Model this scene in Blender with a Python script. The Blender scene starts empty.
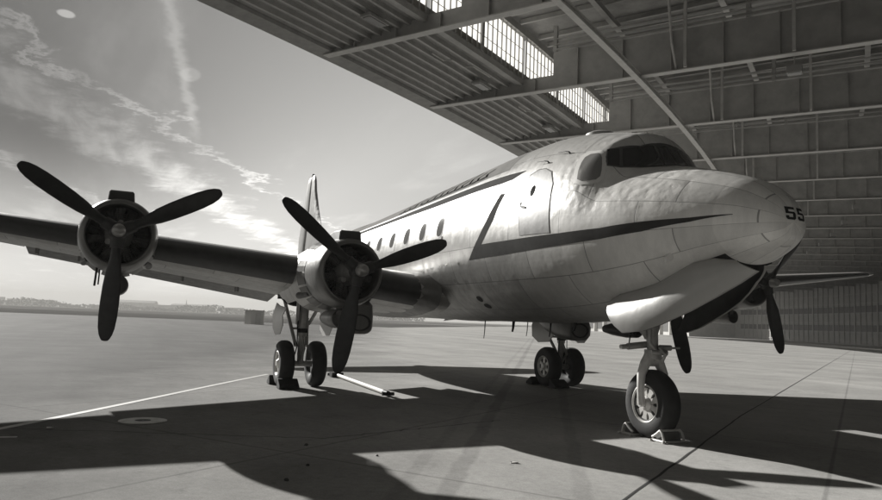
SKY, SUNE, EXPO, HAZE = .066, 3.7, 1.05, 0.0006
import bpy, bmesh, math, random
from mathutils import Vector, Matrix
random.seed(7)
R = math.radians
PI = math.pi
scene = bpy.context.scene
COL = scene.collection

# ------------------------------------------------------------------ helpers
class MB:
    """collects shapes, builds ONE mesh object"""
    def __init__(s): s.v = []; s.f = []; s.uv = {}
    def add(s, verts, faces, uvs=None):
        o = len(s.v); s.v += [tuple(p) for p in verts]
        for i, f in enumerate(faces):
            if uvs: s.uv[len(s.f)] = uvs[i]
            s.f.append(tuple(o + k for k in f))
        return s
    def box(s, c, size, rz=0.0, M=None):
        x, y, z = (k / 2 for k in size)
        P = [Vector((a * x, b * y, d * z)) for d in (-1, 1) for b in (-1, 1) for a in (-1, 1)]
        rot = M if M is not None else Matrix.Rotation(rz, 3, 'Z')
        P = [rot @ p + Vector(c) for p in P]
        return s.add(P, [(0, 2, 3, 1), (4, 5, 7, 6), (0, 1, 5, 4), (2, 6, 7, 3), (0, 4, 6, 2), (1, 3, 7, 5)])
    def tube(s, pts, rad, n=10, cap=True):
        pts = [Vector(p) for p in pts]
        if not hasattr(rad, '__len__'): rad = [rad] * len(pts)
        rings = []; up = None
        for i, p in enumerate(pts):
            a = pts[max(0, i - 1)]; b = pts[min(len(pts) - 1, i + 1)]
            t = (b - a).normalized()
            if up is None:
                up = Vector((0, 0, 1)) if abs(t.z) < .9 else Vector((1, 0, 0))
            u = t.cross(up).normalized(); w = u.cross(t).normalized(); up = w
            rings.append([p + (u * math.cos(2 * PI * k / n) + w * math.sin(2 * PI * k / n)) * rad[i] for k in range(n)])
        return s.rings(rings, cap)
    def rings(s, rings, cap=True, closed=True):
        n = len(rings[0]); V = [p for r in rings for p in r]; F = []
        for i in range(len(rings) - 1):
            for k in range(n if closed else n - 1):
                k2 = (k + 1) % n
                F.append((i * n + k, i * n + k2, (i + 1) * n + k2, (i + 1) * n + k))
        if cap and closed:
            F.append(tuple(range(n - 1, -1, -1))); F.append(tuple((len(rings) - 1) * n + k for k in range(n)))
        return s.add(V, F)
    def lathe(s, prof, org, axis='X', n=40, sy=1.0, sz=1.0, cap=False):
        """prof: list of (along, radius)"""
        ox, oy, oz = org; rr = []
        for a, r in prof:
            ring = []
            for k in range(n):
                t = 2 * PI * k / n; c, d = r * math.cos(t) * sy, r * math.sin(t) * sz
                ring.append((ox + a, oy + c, oz + d) if axis == 'X' else (ox + c, oy + a, oz + d) if axis == 'Y' else (ox + c, oy + d, oz + a))
            rr.append(ring)
        return s.rings(rr, cap)
    def build(s, name, mat, parent=None, smooth=False, angle=35, bevel=0):
        me = bpy.data.meshes.new(name); me.from_pydata(s.v, [], s.f)
        if s.uv:
            uvl = me.uv_layers.new(name='UVMap')
            for p in me.polygons:
                if p.index in s.uv:
                    for li, q in zip(p.loop_indices, s.uv[p.index]): uvl.data[li].uv = q
        bm = bmesh.new(); bm.from_mesh(me); bmesh.ops.recalc_face_normals(bm, faces=bm.faces); bm.to_mesh(me); bm.free()
        me.materials.append(mat)
        if smooth:
            for p in me.polygons: p.use_smooth = True
            try: me.set_sharp_from_angle(angle=R(angle))
            except Exception: pass
        o = bpy.data.objects.new(name, me); COL.objects.link(o)
        if parent is not None: o.parent = parent
        if bevel:
            b = o.modifiers.new('bevel', 'BEVEL'); b.width = bevel; b.segments = 2; b.limit_method = 'ANGLE'; b.angle_limit = R(40)
        return o

def tag(o, label=None, cat=None, group=None, kind=None):
    if label: o['label'] = label
    if cat: o['category'] = cat
    if group: o['group'] = group
    if kind: o['kind'] = kind
    return o

def empty(name, loc, label, cat, group=None, rz=0.0):
    o = bpy.data.objects.new(name, None); COL.objects.link(o); o.location = loc; o.rotation_euler = (0, 0, rz)
    o.empty_display_size = .3
    return tag(o, label, cat, group)

# ------------------------------------------------------------------ materials (black and white photograph: greys, faintly warm)
TINT = (1.0, .985, .95)
def grey(v): return (v * TINT[0], v * TINT[1], v * TINT[2], 1)
def mat(name, v, rough=.6, metal=0.0, vary=0.0, vscale=3.0, bump=0.0, bscale=20.0, spec=.5, rvary=0.0, stretch=(1, 1, 1), wear=0.0, wv=None):
    m = bpy.data.materials.new(name); m.use_nodes = True; nt = m.node_tree; N = nt.nodes; L = nt.links
    b = N['Principled BSDF']; b.inputs['Base Color'].default_value = grey(v); b.inputs['Roughness'].default_value = rough
    b.inputs['Metallic'].default_value = metal
    b.inputs['Specular IOR Level'].default_value = spec
    if vary or bump or rvary or wear:
        tc = N.new('ShaderNodeTexCoord'); mp = N.new('ShaderNodeMapping'); mp.inputs['Scale'].default_value = stretch
        L.new(tc.outputs['Object'], mp.inputs['Vector'])
    if vary or rvary:
        n = N.new('ShaderNodeTexNoise'); n.inputs['Scale'].default_value = vscale; n.inputs['Detail'].default_value = 7; n.inputs['Roughness'].default_value = .65
        L.new(mp.outputs[0], n.inputs['Vector'])
        if vary:
            r = N.new('ShaderNodeMapRange'); r.inputs[1].default_value = .3; r.inputs[2].default_value = .7
            r.inputs[3].default_value = 1 - vary; r.inputs[4].default_value = 1 + vary; L.new(n.outputs['Fac'], r.inputs[0])
            mx = N.new('ShaderNodeMix'); mx.data_type = 'RGBA'; mx.blend_type = 'MULTIPLY'; mx.inputs[0].default_value = 1
            mx.inputs[6].default_value = grey(v); L.new(r.outputs[0], mx.inputs[7])
            out = mx.outputs[2]
            if wear:
                n3 = N.new('ShaderNodeTexNoise'); n3.inputs['Scale'].default_value = vscale * 4.3; n3.inputs['Detail'].default_value = 9; n3.inputs['Roughness'].default_value = .75
                L.new(mp.outputs[0], n3.inputs['Vector'])
                cr = N.new('ShaderNodeMapRange'); cr.inputs[1].default_value = .62; cr.inputs[2].default_value = .70; cr.inputs[3].default_value = 0; cr.inputs[4].default_value = wear
                L.new(n3.outputs['Fac'], cr.inputs[0])
                mw = N.new('ShaderNodeMix'); mw.data_type = 'RGBA'; mw.inputs[7].default_value = grey(wv if wv is not None else v * .4)
                L.new(cr.outputs[0], mw.inputs[0]); L.new(out, mw.inputs[6]); out = mw.outputs[2]
            L.new(out, b.inputs['Base Color'])
        if rvary:
            r2_ = N.new('ShaderNodeMapRange'); r2_.inputs[1].default_value = .3; r2_.inputs[2].default_value = .7
            r2_.inputs[3].default_value = max(0, rough - rvary); r2_.inputs[4].default_value = min(1, rough + rvary)
            L.new(n.outputs['Fac'], r2_.inputs[0]); L.new(r2_.outputs[0], b.inputs['Roughness'])
    if bump:
        n2 = N.new('ShaderNodeTexNoise'); n2.inputs['Scale'].default_value = bscale; n2.inputs['Detail'].default_value = 4
        L.new(mp.outputs[0], n2.inputs['Vector'])
        bp = N.new('ShaderNodeBump'); bp.inputs['Strength'].default_value = bump; bp.inputs['Distance'].default_value = .05
        L.new(n2.outputs['Fac'], bp.inputs['Height']); L.new(bp.outputs[0], b.inputs['Normal'])
    return m

def skin_mat(name, v, metal, rough, dents=1.0, cockpit=False):
    """riveted sheet metal: panels from the UV (metres), dull dents, wrinkles near the cockpit"""
    m = bpy.data.materials.new(name); m.use_nodes = True; nt = m.node_tree; N = nt.nodes; L = nt.links
    b = N['Principled BSDF']; b.inputs['Metallic'].default_value = metal
    uv = N.new('ShaderNodeUVMap'); tc = N.new('ShaderNodeTexCoord')
    br = N.new('ShaderNodeTexBrick'); br.inputs['Scale'].default_value = 1; br.inputs['Brick Width'].default_value = 1.55; br.inputs['Row Height'].default_value = .74
    br.inputs['Mortar Size'].default_value = .009; br.inputs['Mortar Smooth'].default_value = .2; br.offset = .37
    br.inputs['Color1'].default_value = grey(v * 1.10); br.inputs['Color2'].default_value = grey(v * .88); br.inputs['Mortar'].default_value = grey(v * .42)
    L.new(uv.outputs[0], br.inputs['Vector'])
    # streaky grime running down the sides
    mp = N.new('ShaderNodeMapping'); mp.inputs['Scale'].default_value = (4.5, 4.5, .55); L.new(tc.outputs['Object'], mp.inputs['Vector'])
    g = N.new('ShaderNodeTexNoise'); g.inputs['Scale'].default_value = 1.1; g.inputs['Detail'].default_value = 8; g.inputs['Roughness'].default_value = .7; L.new(mp.outputs[0], g.inputs['Vector'])
    gr = N.new('ShaderNodeMapRange'); gr.inputs[1].default_value = .35; gr.inputs[2].default_value = .72; gr.inputs[3].default_value = 1.05; gr.inputs[4].default_value = .84; L.new(g.outputs['Fac'], gr.inputs[0])
    mx = N.new('ShaderNodeMix'); mx.data_type = 'RGBA'; mx.blend_type = 'MULTIPLY'; mx.inputs[0].default_value = 1
    L.new(br.outputs['Color'], mx.inputs[6]); L.new(gr.outputs[0], mx.inputs[7]); L.new(mx.outputs[2], b.inputs['Base Color'])
    if cockpit:   # shaded nose brightened in the colour, fading out behind the crew door
        px = N.new('ShaderNodeSeparateXYZ'); L.new(tc.outputs['Object'], px.inputs[0])
        pr = N.new('ShaderNodeMapRange'); pr.inputs[1].default_value = -2.4; pr.inputs[2].default_value = .9; pr.inputs[3].default_value = 1.0; pr.inputs[4].default_value = 2.3; L.new(px.outputs['X'], pr.inputs[0])
        pn = N.new('ShaderNodeMapRange'); pn.inputs[1].default_value = 2.06; pn.inputs[2].default_value = 2.08; pn.inputs[3].default_value = 1.0; pn.inputs[4].default_value = 1.12; L.new(px.outputs['X'], pn.inputs[0])
        pm = N.new('ShaderNodeMath'); pm.operation = 'MULTIPLY'; L.new(pr.outputs[0], pm.inputs[0]); L.new(pn.outputs[0], pm.inputs[1])
        pc = N.new('ShaderNodeMix'); pc.data_type = 'RGBA'; pc.blend_type = 'MULTIPLY'; pc.inputs[0].default_value = 1; L.new(mx.outputs[2], pc.inputs[6]); L.new(pm.outputs[0], pc.inputs[7]); L.new(pc.outputs[2], b.inputs['Base Color'])
        me_ = N.new('ShaderNodeMapRange'); me_.inputs[1].default_value = -2.4; me_.inputs[2].default_value = .9; me_.inputs[3].default_value = metal; me_.inputs[4].default_value = 0.0; L.new(px.outputs['X'], me_.inputs[0]); L.new(me_.outputs[0], b.inputs['Metallic'])
    rr = N.new('ShaderNodeMapRange'); rr.inputs[1].default_value = .3; rr.inputs[2].default_value = .7; rr.inputs[3].default_value = rough - .08; rr.inputs[4].default_value = rough + .12
    L.new(g.outputs['Fac'], rr.inputs[0]); L.new(rr.outputs[0], b.inputs['Roughness'])
    # dents
    n1 = N.new('ShaderNodeTexNoise'); n1.inputs['Scale'].default_value = 1.6; n1.inputs['Detail'].default_value = 3; L.new(tc.outputs['Object'], n1.inputs['Vector'])
    n2 = N.new('ShaderNodeTexNoise'); n2.inputs['Scale'].default_value = 5.5; n2.inputs['Detail'].default_value = 3; L.new(tc.outputs['Object'], n2.inputs['Vector'])
    h = N.new('ShaderNodeMath'); h.operation = 'MULTIPLY_ADD'; h.inputs[1].default_value = .22; L.new(n2.outputs['Fac'], h.inputs[0]); L.new(n1.outputs['Fac'], h.inputs[2])
    hb = N.new('ShaderNodeMath'); hb.operation = 'MULTIPLY_ADD'; hb.inputs[1].default_value = -.12; L.new(br.outputs['Fac'], hb.inputs[0]); L.new(h.outputs[0], hb.inputs[2])
    # slack sheet between frames and stringers
    su = N.new('ShaderNodeSeparateXYZ'); L.new(uv.outputs[0], su.inputs[0])
    def wave(o, per):
        a = N.new('ShaderNodeMath'); a.operation = 'MULTIPLY'; a.inputs[1].default_value = PI / per; L.new(o, a.inputs[0])
        s_ = N.new('ShaderNodeMath'); s_.operation = 'SINE'; L.new(a.outputs[0], s_.inputs[0]); t = N.new('ShaderNodeMath'); t.operation = 'ABSOLUTE'; L.new(s_.outputs[0], t.inputs[0])
        q = N.new('ShaderNodeMath'); q.operation = 'POWER'; q.inputs[1].default_value = .5; L.new(t.outputs[0], q.inputs[0]); return q.outputs[0]
    pw = N.new('ShaderNodeMath'); pw.operation = 'MULTIPLY'; L.new(wave(su.outputs[0], .517), pw.inputs[0]); L.new(wave(su.outputs[1], .37), pw.inputs[1])
    pa = N.new('ShaderNodeMath'); pa.operation = 'MULTIPLY'; L.new(pw.outputs[0], pa.inputs[0]); L.new(n1.outputs['Fac'], pa.inputs[1])
    pb = N.new('ShaderNodeMath'); pb.operation = 'MULTIPLY_ADD'; pb.inputs[1].default_value = .16; L.new(pa.outputs[0], pb.inputs[0]); L.new(hb.outputs[0], pb.inputs[2]); hb = pb
    last = hb
    if cockpit:
        vo = N.new('ShaderNodeTexVoronoi'); vo.feature = 'SMOOTH_F1'; vo.inputs['Scale'].default_value = 6.5; vo.inputs['Smoothness'].default_value = .7
        dn = N.new('ShaderNodeTexNoise'); dn.inputs['Scale'].default_value = 6; L.new(tc.outputs['Object'], dn.inputs['Vector'])
        dm = N.new('ShaderNodeMix'); dm.data_type = 'RGBA'; dm.inputs[0].default_value = .12; L.new(tc.outputs['Object'], dm.inputs[6]); L.new(dn.outputs['Color'], dm.inputs[7])
        L.new(dm.outputs[2], vo.inputs['Vector'])
        sx = N.new('ShaderNodeSeparateXYZ'); L.new(tc.outputs['Object'], sx.inputs[0])
        a = N.new('ShaderNodeMapRange'); a.interpolation_type = 'SMOOTHSTEP'; a.inputs[1].default_value = -1.6; a.inputs[2].default_value = -.3; L.new(sx.outputs['X'], a.inputs[0])
        a2 = N.new('ShaderNodeMapRange'); a2.interpolation_type = 'SMOOTHSTEP'; a2.inputs[1].default_value = 2.0; a2.inputs[2].default_value = 1.2; L.new(sx.outputs['X'], a2.inputs[0])
        a3 = N.new('ShaderNodeMapRange'); a3.interpolation_type = 'SMOOTHSTEP'; a3.inputs[1].default_value = 3.4; a3.inputs[2].default_value = 3.75; L.new(sx.outputs['Z'], a3.inputs[0])
        p1 = N.new('ShaderNodeMath'); p1.operation = 'MULTIPLY'; L.new(a.outputs[0], p1.inputs[0]); L.new(a2.outputs[0], p1.inputs[1])
        p2 = N.new('ShaderNodeMath'); p2.operation = 'MULTIPLY'; L.new(p1.outputs[0], p2.inputs[0]); L.new(a3.outputs[0], p2.inputs[1])
        p3 = N.new('ShaderNodeMath'); p3.operation = 'MULTIPLY'; L.new(p2.outputs[0], p3.inputs[0]); L.new(vo.outputs['Distance'], p3.inputs[1])
        p4 = N.new('ShaderNodeMath'); p4.operation = 'MULTIPLY_ADD'; p4.inputs[1].default_value = .95; L.new(p3.outputs[0], p4.inputs[0]); L.new(hb.outputs[0], p4.inputs[2])
        last = p4
    bp = N.new('ShaderNodeBump'); bp.inputs['Strength'].default_value = .55 * dents; bp.inputs['Distance'].default_value = .06
    L.new(last.outputs[0], bp.inputs['Height']); L.new(bp.outputs[0], b.inputs['Normal'])
    return m

M = {}
M['skin'] = skin_mat('aircraft_skin', .33, .35, .38, .42, True)
M['patchskin'] = skin_mat('repainted_skin', .33, .25, .42, .25)
M['wing'] = skin_mat('wing_skin', .46, .4, .38, .6)
M['cowl'] = skin_mat('cowling_metal', .5, .5, .36, .5)
M['door'] = mat('door_paint', .40, .38, .15, vary=.06, vscale=2, bump=.15, bscale=3)
M['boot'] = mat('rubber_boot', .035, .5, vary=.3, vscale=4)
M['stripe'] = mat('stripe_paint', .055, .9, .0, spec=.05, vary=.18, vscale=3)
M['spine'] = mat('spine_paint', .22, .95, .0, spec=.03, vary=.18, vscale=2)
M['white'] = mat('white_paint', .75, .45, vary=.08)
M['black'] = mat('black_paint', .02, .6, spec=.2)
M['letter'] = mat('letter_paint', .015, 1.0, spec=0.0)
M['chockpl'] = mat('chock_plate_paint', .12, .6, vary=.3)
M['prop'] = mat('propeller_paint', .022, .42, vary=.4, vscale=5, wear=.15, wv=.1)
M['hub'] = mat('hub_metal', .05, .42, .4, vary=.3)
M['dome'] = mat('hub_dome', .38, .35, .5, vary=.15)
M['engine'] = mat('engine_metal', .11, .5, .5, vary=.5, vscale=8)
M['case'] = mat('crankcase_paint', .32, .5, .2, vary=.3, vscale=6)
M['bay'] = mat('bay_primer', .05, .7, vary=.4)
M['rubber'] = mat('tyre_rubber', .022, .75, vary=.35, vscale=5, bump=.1, bscale=40)
M['rim'] = mat('wheel_metal', .62, .42, .25, vary=.15, vscale=8)
M['strut'] = mat('strut_paint', .42, .42, .3, vary=.2, vscale=8)
M['steel'] = mat('worn_steel', .45, .4, .6, vary=.2, vscale=10)
M['glass'] = mat('window_glass', .03, .06, spec=.8)
M['framepaint'] = mat('frame_paint', .66, .4)
M['rimpaint'] = mat('rim_paint', .30, .5)
M['wsframe'] = mat('windscreen_metal', .10, .4, .4)
M['sideglass'] = mat('side_glass', .20, .12, spec=.6)
M['glass2'] = mat('cabin_glass', .14, .1, .1, spec=.8)
M['conc_roof'] = mat('roof_plank', .28, .8, vary=.2, vscale=1.5)
M['girder'] = mat('girder_paint', .37, .55, vary=.18, vscale=1.2, wear=.3, wv=.12)
M['girder2'] = mat('flange_lit_grey', .5, .5, vary=.15, vscale=1.5)  # paler than the webs: light off the ground painted into the flanges
M['rail'] = mat('rail_paint', .55, .5, vary=.12)
M['panel'] = mat('wall_panel', .34, .6, vary=.2, vscale=.4)
M['frame'] = mat('wall_frame', .38, .6, vary=.15)
M['wglass'] = mat('hall_glass', .10, .5, spec=.3)
M['yellow'] = mat('rope_fibre', .6, .8, vary=.2)
M['paint'] = mat('road_paint', .6, .7, vary=.25, vscale=6, wear=.6, wv=.2)
M['far'] = mat('far_masonry', .5, .9, vary=.25, vscale=.05)
M['farlight'] = mat('far_render', .62, .8, vary=.08, vscale=.2)
M['leaf'] = mat('tree_leaves', .06, .9, vary=.4, vscale=.3)
M['bark'] = mat('tree_bark', .08, .9)
M['lampbox'] = mat('lamp_metal', .3, .5)

# ------------------------------------------------------------------ the airliner: x forward, y to its left, z up, nose wheel on the origin
air = empty('airliner', (0, 0, 0), 'four engined silver propeller airliner parked with its nose under the hangar roof', 'airplane')
FS=[ # x, nose_top, zbot, w, zc
(2.71,3.24,3.24,0.0,3.24),(2.69,3.39,3.08,.17,3.24),(2.62,3.54,2.985,.33,3.24),(2.49,3.68,2.91,.49,3.24),(2.27,3.85,2.81,.68,3.24),(1.8,4.04,2.62,.92,3.25),
(1.2,4.23,2.36,1.15,3.27),(0.5,4.40,2.12,1.35,3.30),(-0.5,4.60,1.93,1.51,3.34),(-1.5,4.8,1.85,1.58,3.38),(-3,5.0,1.80,1.6,3.42),
(-6,5.0,1.80,1.6,3.42),(-10,5.0,1.83,1.6,3.42),(-14,5.0,1.92,1.55,3.43),(-17,4.9,2.2,1.36,3.52),(-20,4.8,2.72,1.02,3.7),(-23,4.7,3.38,.62,3.98),(-25.4,4.55,3.95,.25,4.22),(-26.0,4.3,4.24,.03,4.27)]
RS=[(3,5.0),(0.3,5.0),(-0.3,5.12),(-.84,5.25),(-1.5,5.36),(-2.2,5.42),(-3,5.42),(-5,5.34),(-7.5,5.22),(-10,5.1),(-14,4.95),(-18,4.85),(-22,4.75),(-25,4.55),(-26,4.3)]
def herm(T,x,k):
    # monotone cubic (PCHIP-like) on descending x table
    n=len(T)
    if x>=T[0][0]: return T[0][k]
    if x<=T[-1][0]: return T[-1][k]
    i=0
    while T[i+1][0]>x: i+=1
    def sl(j):
        if j<=0: return (T[1][k]-T[0][k])/(T[1][0]-T[0][0])
        if j>=n-1: return (T[-1][k]-T[-2][k])/(T[-1][0]-T[-2][0])
        a=(T[j][k]-T[j-1][k])/(T[j][0]-T[j-1][0]);b=(T[j+1][k]-T[j][k])/(T[j+1][0]-T[j][0])
        if a*b<=0: return 0
        return 2*a*b/(a+b)
    x0,x1=T[i][0],T[i+1][0];h=x1-x0;t=(x-x0)/h
    y0,y1=T[i][k],T[i+1][k];m0,m1=sl(i)*h,sl(i+1)*h
    return y0*(1+2*t)*(1-t)**2+m0*t*(1-t)**2+y1*t*t*(3-2*t)+m1*t*t*(t-1)
def sst(u):
    u=max(0,min(1,u));return u*u*(3-2*u)
def S(x,th,off=0):
    """fuselage skin point: x station, th angle (0 left, 90 top, 180 right, 270 bottom)"""
    c,s=math.cos(th),math.sin(th)
    nt,zb,w,zc=[herm(FS,x,k) for k in(1,2,3,4)]
    if s>0:
        xt=.62-.45*c*c
        h=sst((xt-x)/.62)
        rt=herm(RS,x,1)
        a=nt-zc+h*max(0,rt-nt)
        z=zc+(a+off)*s
    else: z=zc+(zc-zb+off)*s
    return (x,(w+off)*c,z)

def fus_grid():
    xs = []
    x = 2.709
    while x > 2.4: xs.append(x); x -= .02
    while x > -1.6: xs.append(x); x -= .06
    while x > -25.9: xs.append(x); x -= .25
    xs.append(-26.0)
    return xs
NT = 120
DT = [(-.05, -.80, 2.22), (.2, -.83, 2.29), (.57, -.78, 2.36), (.95, -.72, 2.46), (1.3, -.70, 2.60), (1.6, -.67, 2.72), (1.90, -.58, 2.77), (2.18, -.49, 2.73)]
DB = [(.33, -1.05, 1.78), (.52, -1.05, 1.68), (.89, -1.02, 1.72), (1.24, -.95, 1.83), (1.69, -.82, 2.03), (2.03, -.70, 2.22), (2.36, -.60, 2.41), (2.57, -.52, 2.56)]
def lerp_t(T, x, k):
    if x <= T[0][0]: return T[0][k]
    for a, b in zip(T, T[1:]):
        if x <= b[0]: return a[k] + (b[k] - a[k]) * (x - a[0]) / (b[0] - a[0])
    return T[-1][k]
fb = MB()
xs = fus_grid(); V = []; F = []; U = []
for x in xs:
    for k in range(NT): V.append(S(x, 2 * PI * k / NT))
for i in range(len(xs) - 1):
    for k in range(NT):
        k2 = (k + 1) % NT
        q = (i * NT + k, i * NT + k2, (i + 1) * NT + k2, (i + 1) * NT + k)
        cx = sum(V[j][0] for j in q) / 4; cy = sum(V[j][1] for j in q) / 4
        if -.08 < cx < 2.02 and k > NT / 2 and abs(cy) < -lerp_t(DT, cx, 1) - .02: continue   # nose wheel bay opening
        F.append(q); v0, v1 = k * 2 * PI / NT * 1.6, (k + 1) * 2 * PI / NT * 1.6
        U.append(((xs[i], v0), (xs[i], v1), (xs[i + 1], v1), (xs[i + 1], v0)))
fb.add(V, F, U)
fb.add([S(xs[0], 2 * PI * k / NT) for k in range(NT)], [tuple(range(NT))])
fus = fb.build('fuselage', M['skin'], air, True, 50)

def patch(name, poly, mt, parent, off=.004, deg=True, thick=0, mirror=False, step=.06):
    """poly in (x, theta); cut on a fine grid and laid on the fuselage skin"""
    RR = 1.6
    pts = [(x, R(t) * RR if deg else t) for x, t in poly]
    bm = bmesh.new()
    vs = [bm.verts.new((x, t, 0)) for x, t in pts]
    bm.faces.new(vs); bm.normal_update(); bmesh.ops.triangulate(bm, faces=bm.faces[:])
    x0, x1 = min(p[0] for p in pts), max(p[0] for p in pts); t0, t1 = min(p[1] for p in pts), max(p[1] for p in pts)
    x = math.floor(x0 / step) * step + step
    while x < x1:
        bmesh.ops.bisect_plane(bm, geom=bm.verts[:] + bm.edges[:] + bm.faces[:], plane_co=(x, 0, 0), plane_no=(1, 0, 0)); x += step
    t = math.floor(t0 / step) * step + step
    while t < t1:
        bmesh.ops.bisect_plane(bm, geom=bm.verts[:] + bm.edges[:] + bm.faces[:], plane_co=(0, t, 0), plane_no=(0, 1, 0)); t += step
    for v in bm.verts:
        p = S(v.co.x, v.co.y / RR, off); v.co = (p[0], -p[1] if mirror else p[1], p[2])
    bmesh.ops.recalc_face_normals(bm, faces=bm.faces)
    if thick:
        bmesh.ops.solidify(bm, geom=bm.faces[:], thickness=thick)
    me = bpy.data.meshes.new(name); bm.to_mesh(me); bm.free(); me.materials.append(mt)
    for p in me.polygons: p.use_smooth = True
    o = bpy.data.objects.new(name, me); COL.objects.link(o); o.parent = parent
    return o

def oval(cx, ct, rx, rt, n=20, p=2.6):
    out = []
    for k in range(n):
        a = 2 * PI * k / n; c, s = math.cos(a), math.sin(a)
        out.append((cx + rx * math.copysign(abs(c) ** (2 / p), c), ct + rt * math.copysign(abs(s) ** (2 / p), s)))
    return out

for mir in (False, True):
    st = patch('cheat_line', [(2.298, 171.0), (1.79, 175.1), (1.102, 177.6), (.365, 181.3), (-.531, 182.7), (-1.372, 183.6), (-2.419, 184.4), (-3.186, 184.5), (-2.748, 171), (-2.505, 156),
        (-2.689, 155.4), (-3.032, 171.1), (-3.787, 194.5), (-2.476, 193.8), (-1.411, 192.2), (-.558, 191), (.35, 189.3), (1.098, 186.3), (1.793, 179.4), (2.299, 171.8)], M['stripe'], fus, .004, mirror=mir)
    patch('shoulder_line', [(-2.066, 142.6), (-2.7, 141.8), (-4.7, 140.4), (-6.45, 140.2), (-9.4, 139.6), (-12.4, 139), (-20, 138), (-20, 142.5), (-12, 144), (-9.16, 144.6), (-6.16, 146.4), (-4.43, 146.6), (-2.895, 147.6), (-2.456, 146.8)], M['stripe'], fus, .004, mirror=mir, step=.1)
    for j in range(9):
        x = -5.278 - j * 1.03
        big = (j == 3)
        patch('window_frame', oval(x, 166.6, .185, 7.6) if not big else [(x - .27, 157), (x + .27, 157), (x + .27, 177), (x - .27, 177)], M['rimpaint'], fus, .005, mirror=mir)
        patch('cabin_window', oval(x, 166.6, .16, 6.6), M['glass2'], fus, .009, mirror=mir)
    # crew door with rounded top, its porthole and handle
    D = [(-1.70, 182), (-1.80, 165), (-1.871, 155), (-1.80, 147.6), (-1.60, 144.3), (-1.36, 144.2), (-1.14, 147), (-.95, 154.5), (-.88, 166.7), (-.80, 182)]
    if not mir:
        Dg = [(x + (.022 if x > -1.35 else -.022), t - (.8 if t < 150 else 0)) for x, t in D]
        patch('door_seam', Dg, M['spine'], fus, .002)
        dr = patch('crew_door', D, M['patchskin'], fus, .007)
        patch('porthole', oval(-1.495, 157.7, .07, 3.2, 16, 2), M['glass'], dr, .011)
        patch('handle', [(-1.78, 165.4), (-1.60, 166.3), (-1.60, 167.3), (-1.78, 166.6)], M['black'], dr, .022)
    # sliding side window of the cockpit
    FR = [(-.405, 155.2), (-.50, 148), (-.555, 141.0), (-.575, 135.5), (-.49, 131.6), (-.194, 130.4), (-.07, 131.6), (.03, 135.5), (.08, 138.6), (.105, 142.5), (.06, 147.1), (-.06, 151.4), (-.229, 155.2)]
    W = [(-.334, 152.6), (-.40, 147), (-.44, 141.0), (-.44, 136.8), (-.36, 134.2), (-.18, 133.2), (-.085, 134.4), (-.02, 137.2), (.025, 140), (.05, 143.0), (.013, 146.4), (-.09, 149.8), (-.25, 152.8)]
    wf = patch('side_window_frame', FR, M['framepaint'], fus, .006, mirror=mir, step=.03)
    patch('side_window', W, M['sideglass'], wf, .012, mirror=mir, step=.03)

# windscreen panes on the sloping front of the cockpit
for mir in (False, True):
    sf = patch('windscreen_frame', [(-.10, 128.6), (-.02, 133), (.055, 135.6), (.14, 132.6), (.23, 129.4), (.34, 124), (.43, 119.2), (.56, 111.4), (.66, 105), (.66, 98), (.62, 90), (.24, 90), (.235, 98), (.20, 109.5), (.08, 118.6), (-.02, 125)], M['wsframe'], fus, .008, mirror=mir, step=.03)
    patch('windscreen', [(-.075, 128.6), (-.01, 131.8), (.062, 134.4), (.14, 131.6), (.205, 129), (.14, 126), (.055, 122.6), (-.015, 125.6)], M['glass'], sf, .013, mirror=mir, step=.03)
    patch('windscreen', [(.085, 121), (.16, 124.2), (.245, 127.5), (.33, 123), (.41, 118.8), (.53, 110.6), (.60, 104.5), (.45, 101), (.30, 99), (.255, 101), (.22, 109.8), (.15, 116)], M['glass'], sf, .013, mirror=mir, step=.03)
    patch('windscreen', [(.30, 97.2), (.45, 99), (.62, 102.5), (.62, 97), (.585, 91), (.28, 91)], M['glass'], sf, .013, mirror=mir, step=.03)
# dark rain-shed strip above the panes, navigator's dome, pitot and whip aerials
db = MB(); cz = S(-1.35, PI / 2)[2]
db.lathe([(-.02, .30), (.03, .28), (.07, .2), (.085, .06), (.086, .005)], (-1.5, 0, cz), 'Z', 24)
db.build('astrodome', M['door'], fus, True)
for (x, t) in ((-1.40, 139.5), (-.95, 133)):
    ab = MB()
    p = Vector(S(x, R(t))); n = (p - Vector((x, 0, 3.6))).normalized()
    ab.tube([p - n * .02, p + n * .04, p + n * .06 + Vector((-.08, 0, .005)), p + n * .07 + Vector((-.3, 0, .02))], [.018, .013, .009, .006], 6)
    ab.build('whip_antenna', M['black'], fus)
fn = MB(); p = Vector(S(1.386, R(213.3))); n = Vector((.25, -.78, -.55)).normalized()
fn.rings([[p - n * .02 + Vector((a, 0, o)) for a, o in ((.05, .07), (.05, -.06), (-.07, -.07), (-.07, .07))], [p + n * .10 + Vector((a, 0, o)) for a, o in ((.0, .03), (.0, -.05), (-.06, -.05), (-.06, .03))]])
fn.build('drain_fin', M['white'], fus)
for (x, l, r) in ((-5.9, .42, .012), (-4.55, .22, .03), (-3.95, .3, .010), (-3.05, .28, .016), (-2.2, .15, .03), (-.55, .42, .014)):
    zb = S(x, R(270))[2]
    a = MB(); a.tube([(x, 0, zb + .03), (x - .02, 0, zb - l * .6), (x - .05, 0, zb - l)], [r * 1.3, r, r * .8], 6); a.build('belly_antenna', M['black'], fus)
for (x, t, w, h) in ((-4.74, 209, .05, 1.6), (-4.1, 226.4, .12, 3), (-4.04, 234.2, .14, 3), (-5.1, 175.2, .05, 1.8), (-4.3, 196.0, .03, 1.2)):
    patch('access_port', oval(x, t, w, h, 10, 2), M['black'] if t > 220 else M['spine'], fus, .006)
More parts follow.
